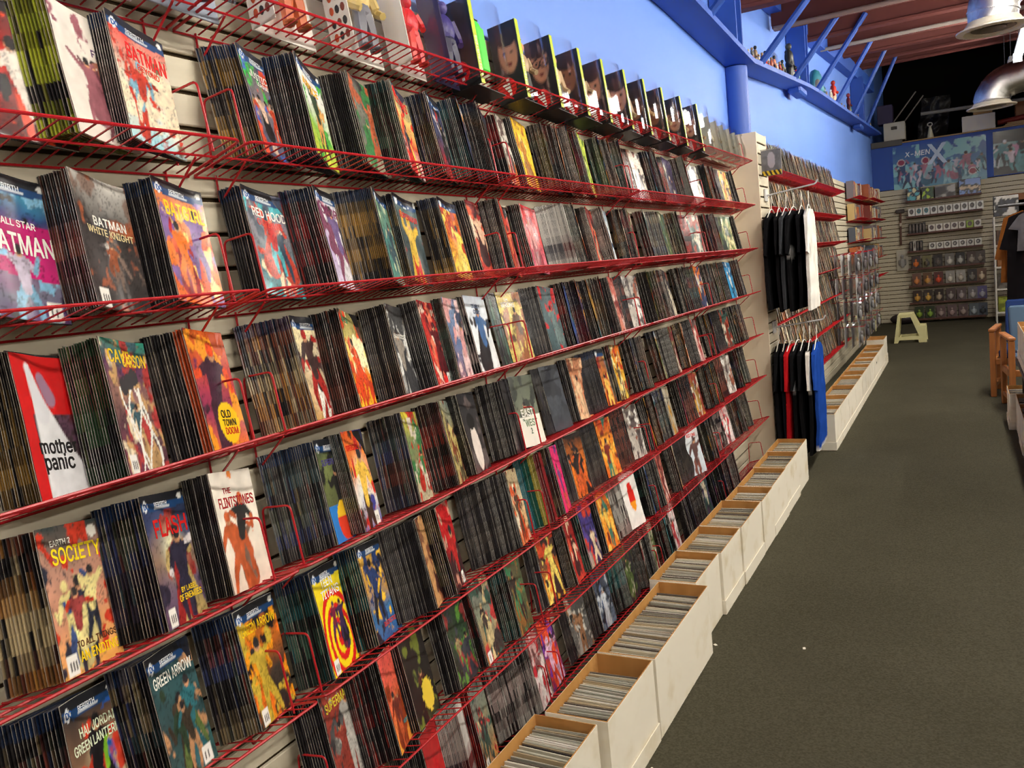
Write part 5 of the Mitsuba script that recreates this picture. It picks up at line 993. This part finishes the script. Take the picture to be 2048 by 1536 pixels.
# ---------------------------------------------------------------- step stool
k = thing('step_stool', 'cream plastic two-step stool on the carpet before the back wall', 'step stool')
CR = L(222, 216, 160)
out = Polygon([(1.0, 0), (.935, .432), (.73, .44), (.648, .25), (.56, .25), (.545, .0), (.655, .0), (.665, .045), (.925, .045), (.945, 0)])
hole = Polygon([(.935, .09), (.90, .385), (.757, .39), (.65, .10)])
pf = out.difference(hole)
for x in (14.08, 14.46):
    v, f = poly_prism(pf, .03); P = np.stack([x + v[:, 2], v[:, 0], v[:, 1]], -1); part(k, 'side_frame', MB().add(P, f[:, ::-1], CR), 'm_semi')
part(k, 'top_step', MB().box([14.112, .735, .405], [14.458, .932, .438], CR, .006), 'm_semi'); part(k, 'lower_step', MB().box([14.112, .565, .215], [14.458, .645, .247], CR, .006), 'm_semi')
part(k, 'lower_riser', MB().box([14.112, .553, .02], [14.458, .566, .213], CR, .004), 'm_semi'); part(k, 'cross_bar', MB().box([14.112, .90, .06], [14.458, .925, .10], CR, .004), 'm_semi')
# ---------------------------------------------------------------- chairs
def chair(label, X, cloth):
    k = thing('chair', label, 'chair')
    def P(nm, mb, mat, sm_=False): mb.v = [xf(X, q) for q in mb.v]; part(k, nm, mb, mat, sm_)
    P('seat', MB().box([-.25, -.25, .37], [.25, .25, .46], cloth, .03), 'm_cloth'); 
    mb = MB(); v, f = cbox([-.24, .2, .47], [.24, .28, .88], .035); v[:, 1] += (v[:, 2] - .47) * .22; P('backrest', mb.add(v, f, cloth), 'm_cloth')
    for sx in (-1, 1):
        P('arm', MB().box([sx * .30 - .03, -.26, .625], [sx * .30 + .03, .26, .655], b=.008), 'm_oak')
        P('leg', MB().box([sx * .30 - .024, -.25, 0], [sx * .30 + .024, -.2, .624], b=.006), 'm_oak'); P('leg', MB().box([sx * .30 - .024, .2, 0], [sx * .30 + .024, .25, .624], b=.006), 'm_oak')
        P('side_rail', MB().box([sx * .30 - .018, -.199, .3], [sx * .30 + .018, .199, .36], b=.005), 'm_oak'); P('side_rail', MB().box([sx * .30 - .018, -.199, .08], [sx * .30 + .018, .199, .12], b=.005), 'm_oak')
    P('front_rail', MB().box([-.275, -.245, .31], [.275, -.215, .368], b=.005), 'm_oak')
chair('wooden armchair with a dark blue padded back, farther of the two by the aisle', tr(9.35, -.53, 0) @ rot('z', -98), L(44, 62, 110))
chair('wooden armchair with a slate blue padded back, nearer to the white boxes', tr(8.62, -.60, 0) @ rot('z', -84), L(84, 104, 126))
# ---------------------------------------------------------------- clothes rack at the right edge
k = thing('clothes_rack', 'dark clothes rack at the right edge behind the chairs', 'clothes rack')
part(k, 'rail', MB().tube([[9.8, -.3, 1.80], [9.8, -1.6, 1.80]], .014, L(60, 60, 62), 8), 'm_semi', True)
for y in (-.62, -1.58): part(k, 'post', MB().tube([[9.8, y, 0.015], [9.8, y, 1.79]], .014, L(60, 60, 62), 8), 'm_semi', True)
part(k, 'foot', MB().box([9.55, -1.62, 0], [10.05, -1.54, .03], L(50, 50, 52), .006), 'm_semi'); part(k, 'foot', MB().box([9.55, -.66, 0], [10.05, -.58, .03], L(50, 50, 52), .006), 'm_semi')
def garment(label, x, y, z, col, seed, ln, ang, pn=None, sl=.24):
    k = thing('hanging_garment', label, 'garment'); v, f = shirt_mesh(ln=ln, seed=seed, depth=.05, sl=sl)
    C = np.tile(col, (len(v), 1)) * (.8 + .4 * meshkit.noise(v * 12, seed))[:, None]
    if pn: C = np.where(pn(v)[:, None], pn.col, C)
    part(k, 'cloth', MB().add(xf(tr(x, y, z) @ rot('z', ang), v), f, np.clip(C, .003, .9)), 'm_cloth', True)
    part(k, 'hanger_hook', MB().tube([[0, 0, -.04], [0, 0, .03], [.012, 0, .05], [0, 0, .062], [-.012, 0, .05]], .003, L(180, 180, 180), 5, tr(x, y, z) @ rot('z', ang)), 'm_semi', True)
garment('long black garment hanging at the right edge of the photo', 9.72, -.62, 1.74, L(22, 20, 22), 3, 1.12, 80, Pn(lambda v: (v[:, 2] > -.5) & (v[:, 0] < .12), L(44, 30, 28)), .3)
garment('brown garment whose sleeve hangs beside the black one', 9.86, -.58, 1.74, L(120, 72, 34), 8, .70, 78, None, .4)
garment('grey garment on top of the clothes at the right edge', 9.64, -.70, 1.75, L(84, 82, 86), 5, .30, 84, None, .12)
# ---------------------------------------------------------------- white shelf unit against the back wall
k = thing('shelf_unit', 'narrow white metal shelf unit against the back wall, beside the clothes', 'shelf unit')
WM = L(214, 210, 200)
for y in (-.44, -.93):
    for x in (16.35, 16.75): part(k, 'upright', MB().box([x - .012, y - .012, 0], [x + .012, y + .012, 1.775], WM, .002), 'm_semi')
for z in (.16, .55, .92, 1.28, 1.62): part(k, 'shelf', MB().box([16.338, -.942, z], [16.762, -.428, z + .025], WM, .003), 'm_semi')
rg = np.random.default_rng(21)
for i, (z, c, nm) in enumerate(((.186, L(150, 160, 60), 'lime green'), (.576, L(96, 90, 84), 'grey'), (.946, L(150, 96, 50), 'tan'), (1.306, L(90, 60, 44), 'brown'))):
    toy_box(f'{nm} box on the narrow white shelf unit', (16.4, -.6, z), .26, .3, .24, c, rg, pic=[c * .5, c * 1.3])
toy_box('black box with a white emblem on top of the white shelf unit', (16.38, -.62, 1.776), .36, .3, .33, L(30, 32, 36), rg, pic=[L(214, 210, 204), L(40, 44, 60)])
# ---------------------------------------------------------------- store room ledge above the back wall
def carton(name, label, lo, hi, col, tape=None):
    k = thing(name, label, 'box'); part(k, 'body', MB().box(lo, hi, col, .006), 'm_semi')
    lo, hi = np.array(lo, float), np.array(hi, float); m = (lo[1] + hi[1]) / 2
    part(k, 'flap_seam', MB().box([lo[0] - .001, lo[1] + .01, hi[2] + .0002], [hi[0], hi[1] - .01, hi[2] + .002], col * .8, .0005), 'm_semi')
    if tape is not None: part(k, 'hand_hole', MB().box([lo[0] - .002, m - .05, lo[2] + .6 * (hi[2] - lo[2])], [lo[0] + .001, m + .05, lo[2] + .78 * (hi[2] - lo[2])], tape, .0005), 'm_matte')
ZB = 3.327
carton('storage_carton', 'pale grey carton at the left end of the store room ledge', [17.55, .90, 3.377], [17.9, 1.26, 3.70], L(206, 200, 184), L(90, 84, 78))
carton('storage_carton', 'dark violet printed box standing on the pale grey carton', [17.6, 1.10, 3.703], [17.9, 1.36, 4.04], L(58, 50, 80))
carton('storage_carton', 'big white carton in the middle of the store room ledge', [17.56, -.54, ZB], [17.95, -.02, 3.60], L(240, 236, 224))
carton('storage_carton', 'tan wooden crate standing on the big white carton', [17.6, -.50, 3.603], [17.9, -.20, 3.72], L(184, 140, 84), L(50, 36, 26))
carton('storage_carton', 'brown carton at the right edge above the lumber', [17.9, -1.3, 3.40], [18.3, -.86, 3.78], L(150, 100, 60))
k = thing('traffic_cone', 'cream cone with a black top ring on the store room ledge', 'cone')
v, f = lathe([(.0, 0), (.062, 0), (.058, .015), (.018, .21), (0, .212)], 18); part(k, 'cone', MB().add(v + [17.62, .49, ZB], f, L(226, 220, 190)), 'm_semi', 40)
a = np.linspace(0, 2 * np.pi, 14); part(k, 'ring', MB().tube(np.stack([np.full(14, 17.62), .49 + .04 * np.cos(a), ZB + .245 + .03 * np.sin(a)], 1), .011, L(200, 196, 190), 6), 'm_semi', True)
k = thing('red_tube', 'dark red tube lying across the right end of the store room ledge', 'tube'); MB().tube([[17.8, -.58, 3.43], [17.86, -1.5, 3.52]], .045, L(150, 60, 54), 12).build(k, 'm_semi', True)
for i in range(3):
    k = thing('lumber_board', f'tan board under the dark red tube, {["lowest", "middle", "top"][i]} of three', 'board'); MB().box([17.6 + .02 * i, -2.4, ZB + .001 + .024 * i], [17.8 + .01 * i, -.66 - .03 * i, ZB + .022 + .024 * i], L(190, 156, 110), .003).build(k, 'm_semi')
for i, (pts, nm) in enumerate((([[18.2, 1.15, 3.75], [18.2, .72, 4.28]], 'left'), ([[18.3, 1.0, 3.70], [18.3, .60, 4.20]], 'right'))):
    k = thing('metal_rail', f'thin grey rail leaning in the dark store room, {nm} one of two', 'rail'); MB().tube(pts, .014, L(150, 140, 132), 6).build(k, 'm_semi', True)
k = thing('plastic_sheet', 'crumpled black sheeting standing in the store room beside the rails', 'sheeting')
P, F, u, v = quadgrid([18.4, .75, ZB], [18.4, .25, ZB], [18.4, .65, 4.15], 10, 24); P[:, 0] += .25 * (fb(u, v, 5, 3) - .5); P[:, 1] += .1 * (fb(u, v, 4, 9) - .5)
P2 = P + [.006, 0, 0]; n_ = len(P); MB().add(np.vstack([P, P2]), np.vstack([F, F[:, ::-1] + n_]), L(40, 38, 38)).build(k, 'm_semi', True)
k = thing('store_pipe', 'long grey pipe crossing the dark store room', 'pipe'); MB().tube([[17.3, .62, 3.74], [17.3, -3, 3.66]], .03, L(130, 128, 124), 10).build(k, 'm_semi', True)
# ---------------------------------------------------------------- ventilation ducts
def duct(label, ctr, r, ring_r, z0, path, seams):
    k = thing('air_duct', label, 'air duct'); cx, cy = ctr
    P = bend(path, .22, 3)
    v, f = tube(P, r, 28); part(k, 'pipe', MB().add(v, f), 'm_metal', 40)
    for s in seams:
        i = min(len(P) - 2, s); d = P[i + 1] - P[i]; d /= np.linalg.norm(d)
        v, f = tube([P[i] - d * .006, P[i] + d * .006], r + .006, 28); part(k, 'seam', MB().add(v, f), 'm_metal', 40)
    v, f = lathe([(r + .002, z0 + .06), (r + .03, z0 + .02), (ring_r, z0 + .004), (ring_r, z0 - .006), (ring_r - .045, z0 - .012), (ring_r - .05, z0 + .0), (r * .86, z0 + .03), (r * .86, z0 + .06)], 36)
    part(k, 'diffuser_ring', MB().add(v + [cx, cy, 0], f, L(214, 206, 186)), 'm_semi', 30)
    for q in (.3, .55, .8):
        v, f = lathe([(ring_r * q + .012, z0 + .004), (ring_r * q - .012, z0 + .03), (ring_r * q - .014, z0 + .028), (ring_r * q + .010, z0 + .002)], 30); part(k, 'diffuser_vane', MB().add(v + [cx, cy, 0], f, L(120, 112, 100)), 'm_semi', 40)
    v, f = lathe([(0, z0 + .045), (r * .85, z0 + .045), (r * .85, z0 + .05), (0, z0 + .05)], 24); part(k, 'damper', MB().add(v + [cx, cy, 0], f, L(50, 46, 42)), 'm_matte')
duct('big silver air duct with a cream round outlet, at the top right corner', (7.0, -.22), .158, .232, 2.955, [[7, -.22, 3.0], [7, -.22, 3.13], [7, -.30, 3.26], [7, -.46, 3.32], [7, -3.2, 3.34]], (1, 5, 9))
duct('silver air duct turning down over the store room ledge, farther one', (13.0, -.36), .205, .29, 3.15, [[13, -.36, 3.2], [13, -.36, 3.27], [13, -.46, 3.42], [13, -.66, 3.48], [13, -4.5, 3.52]], (1, 5, 9))
# ---------------------------------------------------------------- toy figures along the truss ledge
FG = []
rg = np.random.default_rng(33)
def fig(x, h, col, label, wide=1.0, shape=None):
    k = thing('toy_figure', label, 'toy figure'); z = ledge_z(x) - .004; y = 1.36
    mb = MB()
    if shape == 'dome':
        v, f = lathe([(0, .0), (.15, .0), (.19, .06), (.17, .16), (.10, .24), (0, .27)], 20); v[:, 0] *= 1.25; v[:, 1] *= .42; mb.add(v + [x, y, z], f, col[0]); part(k, 'body', mb, 'm_semi', True)
        mb = MB(); mb.ell([x - .16, y - .03, z + .07], [.06, .05, .07], col[1], 2); mb.ell([x + .1, y - .05, z + .05], [.05, .04, .05], col[2], 2); part(k, 'limbs', mb, 'm_semi', True)
        return
    toy_body(mb, [x, y, z + .012], h, col, rg, wide); part(k, 'body', mb, 'm_semi', True)
    v, f = lathe([(0, 0), (.22 * h, 0), (.22 * h, .01), (0, .012)], 12); part(k, 'stand', MB().add(v + [x, y, z], f, np.asarray(col[1]) * .6), 'm_semi')
TAN, ORG, RED_, DK, CRM, TEAL, GRY = L(160, 130, 96), L(200, 100, 60), L(190, 50, 40), L(40, 42, 44), L(224, 214, 190), L(40, 110, 130), L(110, 112, 112)
for x, h, c, lab in [(4.95, .13, [TAN, DK, CRM], 'tan and dark toy figure near the top edge of the photo, on the blue ledge'), (5.12, .11, [DK, GRY, TAN], 'dark toy figure near the top edge, second on the blue ledge'), (5.45, .07, [DK, DK, GRY], 'low dark toy left of the blue upright'), (5.62, .08, [L(200, 150, 150), TAN, CRM], 'small pink toy left of the blue upright'), (5.80, .10, [L(206, 150, 60), DK, TAN], 'yellow and black toy beside the blue upright')]: fig(x, h, c, lab)
small = [('white', CRM), ('grey', GRY), ('tan', TAN), ('cream', L(206, 190, 160)), ('brown', L(120, 80, 60)), ('pale grey', L(170, 170, 166)), ('orange', ORG), ('rust', L(170, 80, 50)), ('salmon', L(214, 130, 100)), ('white and red', CRM), ('reddish', L(180, 70, 56)), ('olive', L(110, 100, 60)), ('dark', DK)]
for i, (nm, c) in enumerate(small):
    x = 6.62 + .125 * i; fig(x, .10 + .025 * (i % 3), [c, [DK, RED_, TAN, GRY][i % 4], [CRM, TAN, DK][i % 3]], f'{nm} toy figure, {["first", "second", "third", "fourth", "fifth", "sixth", "seventh", "eighth", "ninth", "tenth", "eleventh", "twelfth", "thirteenth"][i]} after the pipe column on the ledge')
fig(8.36, .33, [DK, L(28, 28, 30), L(60, 62, 62)], 'tall black armoured toy figure standing on the blue ledge', 1.15)
fig(8.56, .12, [L(206, 206, 150), DK, CRM], 'small pale green toy beside the tall black figure'); fig(8.72, .13, [RED_, ORG, RED_], 'red toy beside the second upright of the truss'); fig(8.86, .12, [TEAL, RED_, ORG], 'blue and red toy against the second upright')
fig(9.95, .26, [L(40, 110, 130), L(120, 116, 110), L(30, 80, 96)], 'big teal domed toy on the ledge', 1, 'dome')
fig(10.55, .13, [L(214, 180, 130), TAN, CRM], 'sandy toy right of the teal domed toy'); fig(10.8, .11, [TAN, DK, TAN], 'brown toy right of the teal domed toy'); fig(11.15, .17, [CRM, CRM, L(230, 226, 214)], 'cream white toy in front of the red one', 1.3); fig(11.42, .30, [RED_, L(220, 180, 150), RED_], 'red crested toy figure on the ledge', 1.2)
for i, x in enumerate((11.9, 12.2, 12.5)): fig(x, .10, [[L(110, 120, 96), GRY, TAN][i], DK, TAN], f'small {["green-grey", "grey", "tan"][i]} toy before the maroon figure on the ledge')
fig(13.0, .30, [L(110, 30, 44), L(60, 20, 30), L(140, 50, 56)], 'maroon toy figure on the ledge towards the back wall', .9); fig(13.15, .17, [L(120, 190, 150), CRM, L(220, 206, 210)], 'mint green toy below the maroon figure')
for i, x in enumerate((13.6, 13.9, 14.2, 15.2, 16.2)): fig(x, .11, [[GRY, TAN, L(150, 120, 120), L(190, 110, 120), CRM][i], DK, TAN], f'small {["grey", "tan", "mauve", "pink", "cream"][i]} toy near the far end of the ledge')

# ---------------------------------------------------------------- scraps on the carpet
for i, (x, y, a, nm) in enumerate(((2.38, .84, 20, 'beside the second white box'), (2.36, .93, 60, 'touching the long white box'), (3.34, .62, 10, 'out on the carpet'), (3.28, .965, 45, 'against the fourth white box'))):
    k = thing('paper_scrap', f'tiny torn white paper scrap on the carpet {nm}', 'paper scrap')
    MB().box([-.008, -.006, 0], [.008, .006, .0035], L(226, 220, 206), .001, tr(x, y, 0.0005) @ rot('z', a)).build(k, 'm_matte')
